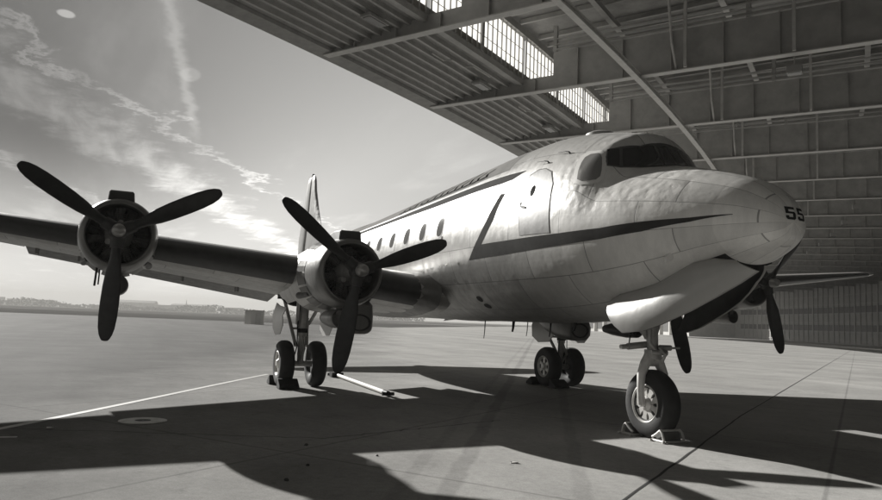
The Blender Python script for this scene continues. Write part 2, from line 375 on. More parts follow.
for k in range(7):   # small stencilled marks on the side below the windows
    x = -6.6 + k * .27; t = 198.4 - k * .62
    if k == 4: continue
    patch('stencil_mark', [(x, t), (x + .14, t - .2), (x + .14, t + .6), (x + .06, t + .6), (x + .06, t + 1.7), (x, t + 1.7)], M['white'], fus, .005)
# painted deck along the spine with a hand-lettered script on it
patch('spine_deck', [(-2.9, 90.0), (-2.9, 136.5), (-4.7, 137.4), (-9.4, 136.4), (-20, 134.5), (-20, 90.0)], M['spine'], fus, .003, step=.12)
patch('spine_deck', [(-2.9, 90.0), (-2.9, 136.5), (-4.7, 137.4), (-9.4, 136.4), (-20, 134.5), (-20, 90.0)], M['spine'], fus, .003, step=.12, mirror=True)
rs = random.Random(3)
x = -4.0
for k in range(13):
    h = rs.choice((8, 8.5, 12, 14)); t0 = 134.6; ox = x
    patch('script_letter', [(ox, t0), (ox + .10, t0), (ox - .02, t0 - h * .55), (ox + .20, t0 - h), (ox + .10, t0 - h), (ox - .12, t0 - h * .5)], M['letter'], fus, .007, step=.05)
    if rs.random() < .75:
        patch('script_letter', [(ox - .02, t0 - 1.6), (ox - .26, t0 - .6), (ox - .26, t0 + .8), (ox - .02, t0 + .2)], M['letter'], fus, .008, step=.05)
    x -= .40
# nose number: the digits are laid on the front of the nose cone
def nose_x(y, z):
    lo, hi = 0.5, 2.7095
    for _ in range(40):
        x = (lo + hi) / 2; nt, zb, w, zc = [herm(FS, x, k) for k in (1, 2, 3, 4)]
        a = (nt - zc) if z > zc else (zc - zb)
        if w > 1e-4 and a > 1e-4 and (y / w) ** 2 + ((z - zc) / a) ** 2 < 1: lo = x
        else: hi = x
    return lo
def nose_digit(poly, y0, z0, sc):
    bm = bmesh.new(); bm.faces.new([bm.verts.new((u * sc, v * sc, 0)) for u, v in poly]); bm.normal_update(); bmesh.ops.triangulate(bm, faces=bm.faces[:])
    for ax in (0, 1):
        k = -.02
        while k < .24:
            no = (1, 0, 0) if ax == 0 else (0, 1, 0)
            bmesh.ops.bisect_plane(bm, geom=bm.verts[:] + bm.edges[:] + bm.faces[:], plane_co=(k if ax == 0 else 0, k if ax else 0, 0), plane_no=no); k += .012
    for v in bm.verts:
        y = y0 + v.co.x; z = z0 + v.co.y; v.co = (nose_x(y, z) + .006, y, z)
    me = bpy.data.meshes.new('nose_number'); bm.to_mesh(me); bm.free(); me.materials.append(M['black'])
    o = bpy.data.objects.new('nose_number', me); COL.objects.link(o); o.parent = fus
FIVE = [(0, .30), (0, .12), (.14, 0), (.86, 0), (1, .12), (1, .50), (.86, .62), (.30, .62), (.30, .80), (.94, .80), (.94, 1), (0, 1), (0, .46), (.70, .46), (.70, .19), (.30, .19), (.30, .30)]
nose_digit(FIVE, -.13, 3.27, .175); nose_digit(FIVE, .085, 3.27, .175)

# nose wheel bay: inside of the opening
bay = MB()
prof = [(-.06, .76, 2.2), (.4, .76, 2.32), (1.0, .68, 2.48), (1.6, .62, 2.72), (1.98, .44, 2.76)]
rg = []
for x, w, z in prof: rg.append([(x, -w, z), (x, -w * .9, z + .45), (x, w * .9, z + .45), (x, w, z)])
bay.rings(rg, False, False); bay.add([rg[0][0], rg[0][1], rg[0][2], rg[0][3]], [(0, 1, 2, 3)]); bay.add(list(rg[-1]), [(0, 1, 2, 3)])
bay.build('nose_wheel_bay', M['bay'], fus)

# nose gear doors
DTL = [(-.05, -.80, 2.22), (.2, -.80, 2.29), (.5, -.76, 2.34), (.8, -.72, 2.42), (1.1, -.70, 2.52), (1.4, -.67, 2.63), (1.65, -.58, 2.70), (1.85, -.48, 2.74)]
DBL = [(-.25, -.80, 1.75), (-.05, -.80, 1.72), (.25, -.78, 1.80), (.6, -.74, 1.93), (.95, -.70, 2.08), (1.25, -.64, 2.22), (1.5, -.56, 2.36), (1.68, -.50, 2.50)]
for s, TT, BB in ((1, DT, DB), (-1, DTL, DBL)):
    rg = []; rin = []
    for t, b in zip(TT, BB):
        row = []; row2 = []
        for k in range(9):
            v = k / 8; bl = (.13 if s > 0 else .05) * math.sin(PI * v) ** .8
            x = t[0] + (b[0] - t[0]) * v; y = t[1] + (b[1] - t[1]) * v - bl; z = t[2] + (b[2] - t[2]) * v + bl * .15
            row.append((x, y * s, z)); row2.append((x, (y + .045) * s, z))
        rg.append(row); rin.append(row2)
    o = MB(); o.rings([r + q[::-1] for r, q in zip(rg, rin)], True)
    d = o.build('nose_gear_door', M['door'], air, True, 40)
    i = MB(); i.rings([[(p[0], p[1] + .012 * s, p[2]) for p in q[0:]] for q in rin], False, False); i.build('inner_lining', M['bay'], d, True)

# wing
def cam_air(s, tk):
    """unit airfoil half thickness and camber"""
    yt = 5 * tk * (.2969 * math.sqrt(s) - .1260 * s - .3516 * s * s + .2843 * s ** 3 - .1036 * s ** 4)
    yc = .02 / .16 * (2 * .4 * s - s * s) if s < .4 else .02 / .36 * (.2 + .8 * s - s * s)
    return yt, yc
def WP(y, s, up, off=0.0):
    """point on the left wing (y>0) at chord fraction s"""
    le = -5.75 - .148 * (y - 1.6); te = -12.2 + .165 * (y - 1.6)
    if y > 16.9:
        k = max(0, 1 - ((y - 16.9) / 1.0) ** 2) ** .5; m = le + (te - le) * .38; le = m + (le - m) * k; te = m + (te - m) * k
    else: k = 1
    c = le - te; tk = .16 - (.16 - .125) * (y - 1.6) / 16.3
    yt, yc = cam_air(s, tk * (.4 + .6 * k)); inc = R(3.4 - 1.6 * (y - 1.6) / 16.3)
    zl = 2.65 + .108 * (y - 3.88)
    h = (yc + (yt if up else -yt)) * c + (off if up else -off); a = s * c - (off if s < .01 else 0)
    return (le - a * math.cos(inc) + h * math.sin(inc), y, zl - a * math.sin(inc) + h * math.cos(inc))
def sgrid(a, b, n): return [a + (b - a) * (k / n) ** 1.6 for k in range(n + 1)]
for side in (-1, 1):
    mk = lambda P: (P[0], P[1] * side, P[2])
    ys = [1.0, 1.6, 2.5, 3.5, 4.5, 5.5, 6.5, 7.5, 8.5, 9.5, 10.2, 11, 12, 13, 14, 15, 16, 16.8, 17.0, 17.3, 17.55, 17.75, 17.85, 17.895]
    w = MB(); sg = sgrid(0, .775, 22)
    rr = []
    for y in ys:
        ss = sg if y < 16.85 else sgrid(0, 1.0, 22)
        rr.append([mk(WP(y, s, True)) for s in ss[::-1]] + [mk(WP(y, s, False)) for s in ss[1:]])
    n = len(rr[0]); Vv = [p for r in rr for p in r]; Ff = []; Uu = []
    for i in range(len(rr) - 1):
        for k in range(n):
            k2 = (k + 1) % n
            Ff.append((i * n + k, i * n + k2, (i + 1) * n + k2, (i + 1) * n + k))
            Uu.append(((ys[i], k * .2), (ys[i], k2 * .2), (ys[i + 1], k2 * .2), (ys[i + 1], k * .2)))
    w.add(Vv, Ff, Uu)
    wing = w.build('wing', M['wing'], air, True, 45)
    bt = MB()
    for y0, y1 in ((1.75, 17.0),):
        yy = [y0 + (y1 - y0) * k / 14 for k in range(15)]
        su = [.085, .06, .035, .018, .007, .002, 0]; sl = [.002, .007, .018, .035, .055, .07]
        bt.rings([[mk(WP(y, s, True, .006)) for s in su] + [mk(WP(y, s, False, .006)) for s in sl] for y in yy], False, False)
    bt.build('deicing_boot', M['boot'], wing, True, 60)
    def flap(name, y0, y1, s0, droop, n=8):
        f = MB(); rr = []
        for k in range(n + 1):
            y = y0 + (y1 - y0) * k / n
            hp = Vector(WP(y, s0, False)); rot = Matrix.Rotation(R(-droop), 3, 'Y')
            ring = [Vector(WP(y, s, True)) for s in (s0, s0 + .05, s0 + .12, .999)] + [Vector(WP(y, s, False)) for s in (.995, s0 + .12, s0 + .05, s0)]
            rr.append([mk(rot @ (p - hp) + hp) for p in ring])
        f.rings(rr, True); return f.build(name, M['wing'], wing, True, 30)
    flap('flap', 1.75, 3.2, .785, 12, 3); flap('flap', 4.1, 10.15, .785, 12); flap('aileron', 10.25, 16.78, .79, 1)
    for y in (2.2, 2.9, 5.2, 6.6, 9.0, 9.9):
        hf = MB(); p = WP(y, .74, False); hf.box((p[0] - .12, p[1] * side, p[2] - .05), (.5, .04, .16)); hf.build('hinge_fairing', M['wing'], wing)
    # fillet at the wing root
    fl = MB(); rr = []
    for k in range(7):
        v = k / 6; y = 1.35 + .55 * v; g = .22 * (1 - v) ** 2.2
        ring = []
        for s in (.0, .02, .06, .14, .28, .45, .62, .8, .98):
            p = WP(y, s, True); ring.append(mk((p[0] + (g if s < .1 else 0), p[1], p[2] + g * (.6 if s > .02 else .1))))
        for s in (.98, .8, .62, .45, .28, .14, .06, .02):
            p = WP(y, s, False); ring.append(mk((p[0] + (g if s < .1 else 0), p[1], p[2] - g * .25)))
        rr.append(ring)
    fl.rings(rr, False); fl.build('wing_root_fillet', M['wing'], wing, True, 60)

# engines
ENG = [(-3.883, -3.878, 2.651, -.164, True), (-4.85, -8.156, 3.138, -.04, False), (-3.883, 3.878, 2.651, .283, True), (-4.85, 8.156, 3.138, .274, False)]
def ell(x, y, z, ry, rz, n=40): return [(x, y + ry * math.cos(2 * PI * k / n), z + rz * math.sin(2 * PI * k / n)) for k in range(n)]
for hx, hy, hz, ph, inb in ENG:
    b = MB()
    if inb: secs = [(-1.62, 0, .655, .655), (-2.2, 0, .69, .70), (-3.0, -.05, .70, .74), (-4.0, -.12, .66, .72), (-5.0, -.10, .56, .62), (-6.0, 0, .40, .44), (-6.8, .08, .2, .24), (-7.3, .12, .03, .05)]
    else: secs = [(-1.62, 0, .655, .655), (-2.2, 0, .66, .68), (-3.0, -.04, .58, .62), (-4.0, -.06, .42, .46), (-4.9, -.08, .22, .26), (-5.4, -.1, .03, .05)]
    fine = []
    for a, c in zip(secs, secs[1:]):
        for k in range(6): fine.append(tuple(p + (q - p) * k / 6 for p, q in zip(a, c)))
    fine.append(secs[-1]); rr = [ell(hx + dx, hy, hz + dz, ry, rz) for dx, dz, ry, rz in fine]
    n = 40; Vv = [p for r in rr for p in r]; Ff = []; Uu = []
    for i in range(len(rr) - 1):
        for k in range(n):
            k2 = (k + 1) % n
            q = (i * n + k, i * n + k2, (i + 1) * n + k2, (i + 1) * n + k)
            cx = sum(Vv[j][0] for j in q) / 4 - hx; cy = sum(Vv[j][1] for j in q) / 4 - hy
            if inb and k >= n / 2 and -5.1 < cx < -2.95 and abs(cy) < .50: continue   # gear bay opening
            Ff.append(q); Uu.append(tuple((fine[a][0], kk * .11) for a, kk in ((i, k), (i, k + 1), (i + 1, k + 1), (i + 1, k))))
    b.add(Vv, Ff, Uu)
    nac = b.build('engine_nacelle', M['cowl'], air, True, 50)
    if inb:
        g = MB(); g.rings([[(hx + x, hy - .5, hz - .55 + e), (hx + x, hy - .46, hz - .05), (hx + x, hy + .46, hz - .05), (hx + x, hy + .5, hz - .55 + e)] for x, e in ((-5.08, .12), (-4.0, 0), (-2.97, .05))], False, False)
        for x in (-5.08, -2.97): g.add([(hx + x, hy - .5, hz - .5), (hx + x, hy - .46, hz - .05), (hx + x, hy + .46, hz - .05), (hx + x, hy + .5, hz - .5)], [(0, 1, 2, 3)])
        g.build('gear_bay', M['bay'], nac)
    c = MB(); c.lathe([(-1.55, .60), (-1.0, .60), (-.62, .57), (-.45, .555), (-.405, .575), (-.40, .60), (-.42, .63), (-.50, .665), (-.68, .70), (-.95, .715), (-1.25, .712), (-1.62, .675), (-1.60, .655)], (hx, hy, hz), 'X', 56)
    c.build('cowling', M['cowl'], nac, True, 50)
    cf = MB()
    for k in range(16):
        a0 = 2 * PI * (k + .08) / 16; a1 = 2 * PI * (k + .92) / 16
        if .18 < (k + .5) / 16 < .32: continue
        P = [(hx + x, hy + r * math.cos(a), hz + r * math.sin(a)) for x, r in ((-1.58, .69), (-1.92, .765)) for a in (a0, (a0 + a1) / 2, a1)]
        cf.add(P + [(p[0], hy + (p[1] - hy) * .975, hz + (p[2] - hz) * .975) for p in P], [(0, 1, 4, 3), (1, 2, 5, 4), (6, 9, 10, 7), (7, 10, 11, 8), (3, 4, 10, 9), (4, 5, 11, 10), (0, 3, 9, 6), (2, 8, 11, 5)])
    cf.build('cowl_flaps', M['cowl'], nac)
    e = MB(); e.lathe([(-1.3, .60), (-1.3, .02)], (hx, hy, hz), 'X', 32)
    for row, xx, o in ((0, -.78, 0), (1, -1.02, PI / 7)):
        for k in range(7):
            a = o + 2 * PI * k / 7 + PI / 2; dv = Vector((0, math.cos(a), math.sin(a)))
            p = Vector((hx + xx, hy, hz))
            for j in range(7):
                r0 = .26 + j * .038; e.tube([p + dv * r0, p + dv * (r0 + .026)], .105 if j < 5 else .085, 10)
            e.tube([p + dv * .22, p + dv * .53], .075, 8)
            sd = Vector((0, -math.sin(a), math.cos(a)))
            for q in (-1, 1): e.tube([p + dv * .25 + Vector((.10, 0, 0)) + sd * .03 * q, p + dv * .52 + Vector((.08, 0, 0)) + sd * .07 * q], .014, 6)
    e.build('radial_engine', M['engine'], nac)
    cr = MB(); cr.lathe([(-1.2, .27), (-.85, .27), (-.70, .25), (-.52, .19), (-.40, .15), (-.30, .115), (-.16, .09), (-.14, .01)], (hx, hy, hz), 'X', 28)
    cr.tube([(hx - .62, hy - .17, hz - .16), (hx - .40, hy - .17, hz - .16)], .055, 10); cr.tube([(hx - .62, hy + .02, hz + .22), (hx - .42, hy + .02, hz + .22)], .05, 10)
    cr.build('crankcase', M['case'], nac, True, 40)
    sc = MB()   # carburettor intake on top
    rr = []
    for dx, wd, z0, z1 in ((-.62, .22, .66, .82), (-.66, .24, .64, .85), (-1.1, .25, .6, .87), (-1.9, .22, .6, .80), (-2.5, .12, .6, .66)):
        rr.append([(hx + dx, hy - wd, hz + z0), (hx + dx, hy - wd * .92, hz + z1 - .03), (hx + dx, hy - wd * .8, hz + z1), (hx + dx, hy + wd * .8, hz + z1), (hx + dx, hy + wd * .92, hz + z1 - .03), (hx + dx, hy + wd, hz + z0)])
    sc.rings(rr, True); sc.build('air_intake', M['boot'], nac, False)
    oc = MB()   # oil cooler pod below
    oz = hz - .93; ox = hx - 1.25
    oc.lathe([(-1.3, .10), (-.9, .17), (-.4, .21), (0, .20), (.03, .185), (0, .17), (-.25, .165), (-.25, .01)], (ox, hy + .05, oz), 'X', 24)
    oc.box((ox - .45, hy + .05, oz + .22), (.8, .16, .3)); oc.build('oil_cooler', M['cowl'], nac, True, 45)
    for q in (-1, 1):
        ex = MB(); ex.tube([(hx - 1.7, hy + q * .52, hz - .42), (hx - 2.0, hy + q * .60, hz - .46), (hx - 2.2, hy + q * .62, hz - .47)], [.07, .07, .075], 10); ex.build('exhaust_stack', M['engine'], nac, True)
    if not inb:
        t = MB(); t.tube([(hx - 1.0, hy - .33, hz - .6), (hx - 1.0, hy - .35, hz - .98)], .02, 6); t.tube([(hx - 1.1, hy - .28, hz - .6), (hx - 1.1, hy - .29, hz - .95)], .014, 6); t.build('drain_pipe', M['black'], nac)
    else:
        t = MB(); t.tube([(hx - 2.2, hy + .1, hz - .6), (hx - 2.2, hy + .1, hz - 1.0)], .014, 6); t.build('drain_pipe', M['black'], nac)
    # propeller
    hb = MB(); hb.lathe([(-.16, .10), (-.10, .17), (.0, .175), (.10, .15), (.14, .115), (.17, .11), (.17, .01)], (hx, hy, hz), 'X', 28)
    for k in range(3):
        a = ph + k * 2 * PI / 3; dv = Vector((0, math.sin(a), -math.cos(a)))
        hb.tube([Vector((hx, hy, hz)) + dv * .08, Vector((hx, hy, hz)) + dv * .30], [.13, .115], 16)
    prop = hb.build('propeller', M['hub'], air, True, 40)
    dm = MB(); dm.lathe([(.165, .118), (.30, .114), (.37, .09), (.405, .05), (.41, .002)], (hx, hy, hz), 'X', 28); dm.build('hub_dome', M['dome'], prop, True, 50)
    for k in range(3):
        a = ph + k * 2 * PI / 3; dv = Vector((0, math.sin(a), -math.cos(a))); td = Vector((0, math.cos(a), math.sin(a))); ax = Vector((1, 0, 0))
        bl = MB(); rr = []
        for r, ch, th, pt in ((.28, .17, .17, 40), (.4, .19, .14, 40), (.55, .24, .10, 36), (.75, .315, .07, 32), (1.0, .345, .052, 28), (1.3, .35, .04, 24), (1.55, .335, .032, 21), (1.75, .295, .026, 19), (1.87, .235, .02, 18), (1.94, .165, .016, 17), (1.975, .11, .01, 17), (1.983, .03, .006, 17)):
            u = td * math.cos(R(pt)) + ax * math.sin(R(pt)); nn = td * -math.sin(R(pt)) + ax * math.cos(R(pt))
            c0 = Vector((hx, hy, hz)) + dv * r
            rr.append([c0 + u * (ch / 2 * math.cos(2 * PI * j / 16)) + nn * (th / 2 * math.sin(2 * PI * j / 16)) for j in range(16)])
        bl.rings(rr, True); bl.build('blade', M['prop'], prop, True, 50)

# scoops under the wing roots
for s in (-1, 1):
    o = MB(); rr = []; cx, cy, cz = -6.3, 3.02 * s, 1.66
    for dx, w, h, dz in ((0, .30, .27, 0), (-.12, .36, .31, .02), (-.6, .40, .36, .10), (-1.2, .36, .36, .26), (-1.9, .2, .25, .45)):
        rr.append([(cx + dx, cy + w * math.copysign(abs(math.cos(t)) ** .6, math.cos(t)), cz + dz + h * math.copysign(abs(math.sin(t)) ** .6, math.sin(t)) + (h * .5 if math.sin(t) > .3 else 0)) for t in [2 * PI * k / 24 for k in range(24)]])
    o.rings(rr, True); sp = o.build('belly_scoop', M['cowl'], air, True, 40)
    o = MB(); o.lathe([(.012, .27), (.03, .25), (.02, .22), (-.2, .2), (-.2, .0)], (cx, cy, cz - .02), 'X', 24, 1, .72); o.build('scoop_mouth', M['bay'], sp, True)

# tail
def fin_sec(z, xl, xt, th):
    n = 10; out = []
    for k in range(n + 1):
        s = k / n; h = th * (1.48 * math.sqrt(s) - .63 * s - 1.758 * s * s + 1.42 * s ** 3 - .518 * s ** 4) * 1.0; out.append((xl + (xt - xl) * s, h, z))
    return out + [(p[0], -p[1], p[2]) for p in out[-2:0:-1]]
f = MB(); f.rings([fin_sec(z, a, c, t) for z, a, c, t in ((4.3, -19.6, -24.9, .26), (4.9, -20.9, -24.8, .30), (5.6, -21.8, -24.6, .28), (6.6, -22.55, -24.35, .22), (7.6, -23.15, -24.2, .16), (8.1, -23.3, -24.15, .14), (8.32, -23.45, -24.12, .11), (8.40, -23.6, -24.1, .05))], True)
fin = f.build('tail_fin', M['wing'], air, True, 45)
f = MB(); f.rings([fin_sec(z, a, c, t) for z, a, c, t in ((4.6, -24.93, -26.2, .16), (5.5, -24.66, -26.2, .15), (6.6, -24.4, -25.7, .12), (7.6, -24.23, -25.25, .10), (8.1, -24.18, -25.0, .08), (8.32, -24.15, -24.8, .05), (8.38, -24.15, -24.6, .02))], True)
f.build('rudder', M['wing'], fin, True, 45)
f = MB(); f.lathe([(0, .09), (.06, .08), (.11, .04), (.12, .002)], (-23.9, 0, 8.39), 'Z', 12); f.build('beacon', M['black'], fin, True)
for s in (-1, 1):
    rr = []; re = []
    for y, a, c, t in ((.2, -21.7, -24.6, .34), (2, -22.2, -24.6, .27), (4, -22.75, -24.55, .2), (5.4, -23.2, -24.5, .12), (5.9, -23.5, -24.4, .06), (6.05, -23.8, -24.3, .02)):
        rr.append([(p[0], y * s, 4.22 + .06 * y + p[1]) for p in fin_sec(0, a, c, t)])
        re.append([(p[0], y * s, 4.22 + .06 * y + p[1]) for p in fin_sec(0, c - .02, c - .05 - (1.0 - .12 * y), t * .5)])
    f = MB(); f.rings(rr, True); tp = f.build('tailplane', M['wing'], air, True, 45)
    f = MB(); f.rings(re[:-1], True); f.build('elevator', M['wing'], tp, True, 45)

# landing gear
def tyre_mb(c, r, w):
    m = MB(); p = []
    for k in range(24):
        a = 2 * PI * k / 24; p.append((w / 2 * math.copysign(abs(math.sin(a)) ** .75, math.sin(a)), r - .30 * r - .30 * r * math.copysign(abs(math.cos(a)) ** .8, math.cos(a)) * -1))
    p = [(a, rr) for a, rr in p] + [p[0]]
    m.lathe(p, c, 'Y', 56); return m
def rim_mb(c, r, w, side, holes=8):
    """wheel disc with slots facing side"""
    m = MB(); x, y, z = c; o = w / 2 * side
    m.lathe([(o * .4, r * 1.0), (o * .92, r * 1.02), (o * .98, r * .95), (o * .8, r * .86), (o * .66, r * .80)], c, 'Y', 40)
    m.lathe([(o * .62, r * .40), (o * .80, r * .36), (o * .95, r * .26), (o * 1.05, r * .22), (o * 1.06, r * .02)], c, 'Y', 24)
    for k in range(holes):
        a = 2 * PI * (k + .5) / holes; ca, sa = math.cos(a), math.sin(a)
        P = []
        for rad, hw in ((r * .34, .16 * r), (r * .60, .13 * r), (r * .86, .22 * r)):
            for q in (-1, 1):
                for d in (.60, .74): P.append((x + rad * ca - q * hw * sa, y + o * d, z + rad * sa + q * hw * ca))
        m.add(P, [(1, 3, 7, 5), (5, 7, 11, 9), (0, 4, 6, 2), (4, 8, 10, 6), (0, 1, 5, 4), (4, 5, 9, 8), (2, 6, 7, 3), (6, 10, 11, 7)])
    return m
for s in (-1, 1):
    gx, gy = -8.425, 3.833 * s
    st = MB()
    st.tube([(gx + .22, gy, 2.55), (gx + .12, gy, 1.75), (gx + .06, gy, 1.25)], [.12, .12, .115], 16)
    st.tube([(gx + .06, gy, 1.28), (gx, gy, .565)], .085, 14)
    st.tube([(gx, gy - .52, .565), (gx, gy + .52, .565)], .075, 12)
    st.tube([(gx + .09, gy - .14, 1.5), (gx + .09, gy + .14, 1.5)], .06, 10)
    gear = st.build('main_gear', M['strut'], air, True, 40)
    br = MB()
    for q in (-.30, .30):
        br.tube([(gx - .9, gy + q, 2.2), (gx + .02, gy + q * .45, 1.0)], .045, 10)
        br.tube([(gx + .9, gy + q * 1.1, 2.3), (gx + .10, gy + q * .5, 1.55)], .04, 10)
    br.tube([(gx - .3, gy - .22, 1.42), (gx - .3, gy + .22, 1.42)], .03, 8); br.build('drag_brace', M['strut'], gear, True)
    tl = MB(); tl.tube([(gx + .14, gy, 1.25), (gx + .36, gy, .95), (gx + .10, gy, .66)], .035, 8); tl.tube([(gx + .2, gy + .1, 1.7), (gx + .17, gy + .13, 1.1), (gx + .12, gy + .12, .6)], .014, 6); tl.build('torque_link', M['steel'], gear)
    hs = MB(); hs.tube([(gx + .18, gy - .1, 2.2), (gx + .22, gy - .16, 1.5), (gx + .12, gy - .12, 1.0), (gx + .08, gy - .2, .62)], .016, 6); hs.tube([(gx - .1, gy + .1, 2.2), (gx - .14, gy + .16, 1.4), (gx - .04, gy + .2, .7)], .014, 6); hs.lathe([(0, .135), (.10, .135)], (gx + .08, gy, 1.33), 'Z', 18, cap=True); hs.build('brake_hose', M['black'], gear, True)
    for q in (-.4, .4):
        ty = tyre_mb((gx, gy + q, .565), .565, .36).build('tyre', M['rubber'], gear, True, 60)
        rm = MB(); rm.lathe([(-.10, .27), (.10, .27)], (gx, gy + q, .565), 'Y', 24, cap=True); rm.build('brake_drum', M['bay'], gear); sd = 1 if q > 0 else -1
        rim_mb((gx, gy + q, .565), .30, .36, sd, 6).build('wheel_rim', M['rim'] if s * sd > 0 or True else M['strut'], gear, True, 35)
    for q in (-1, 1):
        d = MB(); P = []
        for x, z0, z1 in ((gx - .55, 1.42, 2.05), (gx - .2, 1.25, 1.98), (gx + .35, 1.28, 1.94), (gx + .62, 1.5, 1.94)):
            P.append([(x, gy + q * .55, z1), (x, gy + q * .64, (z0 + z1) / 2), (x, gy + q * .62, z0), (x, gy + q * .60, z0), (x, gy + q * .62, (z0 + z1) / 2), (x, gy + q * .53, z1)])
        d.rings(P, True); d.build('main_gear_door', M['door'], gear, True, 30)

ng = MB()
ng.tube([(-.10, 0, 2.75), (-.03, 0, 1.75), (.0, 0, 1.32)], [.10, .10, .09], 16)
ng.tube([(.0, 0, 1.42), (.0, 0, 1.27)], .14, 16)
ng.tube([(-.12, -.02, 1.50), (-.12, -.42, 1.46)], .055, 12); ng.tube([(-.12, -.42, 1.46), (-.12, -.56, 1.45)], .04, 10)
ng.tube([(.10, .05, 1.46), (.13, .26, 1.46)], .045, 12); ng.tube([(.13, .26, 1.46), (.16, .42, 1.46)], .018, 8)
ng.tube([(.12, -.14, 1.38), (.20, .12, 1.38)], .045, 10)
ng.tube([(.04, -.10, 1.75), (.10, -.14, 1.52), (.14, -.05, 1.4)], .03, 8)
gear = ng.build('nose_gear', M['strut'], air, True, 40)
fk = MB()
for q in (-1, 1):
    fk.tube([(0, q * .03, 1.36), (-.01, q * .15, 1.19), (.0, q * .235, 1.02), (0, q * .245, .78), (0, q * .225, .55)], [.10, .085, .07, .06, .065], 14)
fk.tube([(0, -.15, 1.22), (0, .15, 1.22)], .07, 12); fk.tube([(0, -.27, .55), (0, .27, .55)], .05, 14)
fk.build('fork', M['rim'], gear, True, 60)
tyre_mb((0, 0, .55), .55, .345).build('tyre', M['rubber'], gear, True, 60)
for q in (-1, 1): rim_mb((0, 0, .55), .315, .345, q, 9).build('wheel_rim', M['rim'], gear, True, 35)
wb = MB(); wb.lathe([(-.10, .26), (.10, .26)], (0, 0, .55), 'Y', 24, cap=True); wb.build('brake_drum', M['bay'], gear)
tk = MB(); tk.tube([(-.1, -.35, 2.3), (-.06, -.08, 1.6)], .04, 8); tk.tube([(-.1, .35, 2.3), (-.06, .08, 1.6)], .04, 8); tk.tube([(-.75, 0, 2.1), (-.05, 0, 1.55)], .045, 8)
tk.tube([(.16, 0, 1.45), (.30, 0, 1.36), (.22, 0, 1.25)], .03, 8); tk.build('drag_brace', M['strut'], gear, True)

# ------------------------------------------------------------------ things on the apron
def chock_tube(x, y, s):
    e = empty('wheel_chock', (x, y, 0), 'x', 'wheel chock', 'tubular chocks at the nose wheel')
    o = MB(); X0 = .36
    arc = [(xx - X0, .585 - math.sqrt(.585 ** 2 - min(xx, .56) ** 2)) for xx in (.24, .29, .34, .38, .41)]
    for q in (-.20, .20):
        o.tube([(xx * s, q, zz + .015) for xx, zz in arc] + [(.10 * s, q, .15), (.15 * s, q, .02)], .02, 8)
        o.tube([(-.14 * s, q, .02), (.19 * s, q, .02)], .02, 8)
    for xx in (-.12, .17): o.tube([(xx * s, -.26, .02), (xx * s, .26, .02)], .018, 8)
    o.tube([(.06 * s, -.2, arc[-1][1] + .015), (.06 * s, .2, arc[-1][1] + .015)], .018, 8)
    o.build('chock_frame', M['rim'], e, True)
    p = MB(); rr = []
    for q in (-.16, .16): rr.append([(xx * s, q, zz + .02) for xx, zz in arc] + [(.08 * s, q, .14), (.12 * s, q, .03), (.0, q, .02)])
    p.rings(rr, True)
    p.build('chock_plate', M['chockpl'], e)
    return e
a = chock_tube(.36, 0, 1); a['label'] = 'tubular metal chock wedged against the front of the spoked nose wheel'
a = chock_tube(-.36, 0, -1); a['label'] = 'tubular metal chock wedged behind the spoked nose wheel'
for x, y, lb in ((-7.80, -4.23, 'dark rubber block chock in front of the outer tyre nearest the white line'), (-9.06, -4.23, 'dark rubber block chock behind the outer tyre where the white line ends'),
                 (-7.80, 3.43, 'dark rubber block chock in front of the far landing gear beyond the nose wheel'), (-9.06, 3.43, 'dark rubber block chock behind the far landing gear beyond the nose wheel')):
    s = 1 if x > -8.4 else -1
    o = MB(); o.rings([[(x - .20 * s, y + q, .01), (x + .17 * s, y + q, .01), (x + .15 * s, y + q, .08), (x - .08 * s, y + q, .23), (x - .15 * s, y + q, .24)] for q in (-.24, .24)], True)
    tag(o.build('wheel_chock', M['rubber'], None, bevel=.015), lb, 'wheel chock', 'rubber chocks at the main wheels')
tb = empty('tow_bar', (-8.7, -2.2, 0), 'white tow bar with dark ends lying on the apron beside the landing gear', 'tow bar', rz=math.atan2(-.26, 5.43))
o = MB(); o.tube([(-2.2, 0, .07), (2.3, 0, .07)], .05, 12); o.build('bar', M['white'], tb, True)
o = MB(); o.tube([(2.28, 0, .07), (2.62, 0, .07)], .055, 12); o.tube([(2.6, -.14, .06), (2.6, .14, .06)], .04, 10); o.build('tow_eye', M['black'], tb, True)
o = MB(); o.tube([(-2.2, 0, .07), (-2.75, .0, .07)], .045, 10); o.box((-2.45, 0, .08), (.35, .34, .12)); o.tube([(-2.7, -.2, .06), (-2.7, .2, .06)], .04, 10); o.build('tow_head', M['black'], tb)
o = MB(); V = []; n = 60
for k in range(n + 1):   # faded guide line, curving in to the wheels
    t = k / n; x = 1.2 + (-12.0 - 1.2) * t; y = -11.85 + 7.95 * t + .9 * math.sin(PI * t) * (1 - t) * .35
    hw = .075 - .02 * t; dxx, dyy = .858, -.516
    V += [(x + dyy * hw, y - dxx * hw, .005), (x - dyy * hw, y + dxx * hw, .005)]
o.add(V, [(2 * k, 2 * k + 1, 2 * k + 3, 2 * k + 2) for k in range(n)])
tag(o.build('guide_line', mat('line_paint', .6, .7, vary=.12, vscale=5, wear=.35, wv=.35)), kind='structure')
o = MB(); o.lathe([(0, .36), (.004, .36), (.008, .33), (.009, .12), (.003, .11), (.003, .01)], (-2.99, -7.57, .006), 'Z', 40)
dr = tag(o.build('drain_cover', mat('cast_ring', .62, .6, vary=.25, vscale=6), None), 'round drain cover set in a pale ring in the shadowed apron', 'drain cover')
o = MB(); o.lathe([(.0, .12), (.006, .12), (.006, .01)], (-2.99, -7.57, .009), 'Z', 24); o.build('drain_hole', M['black'], dr)
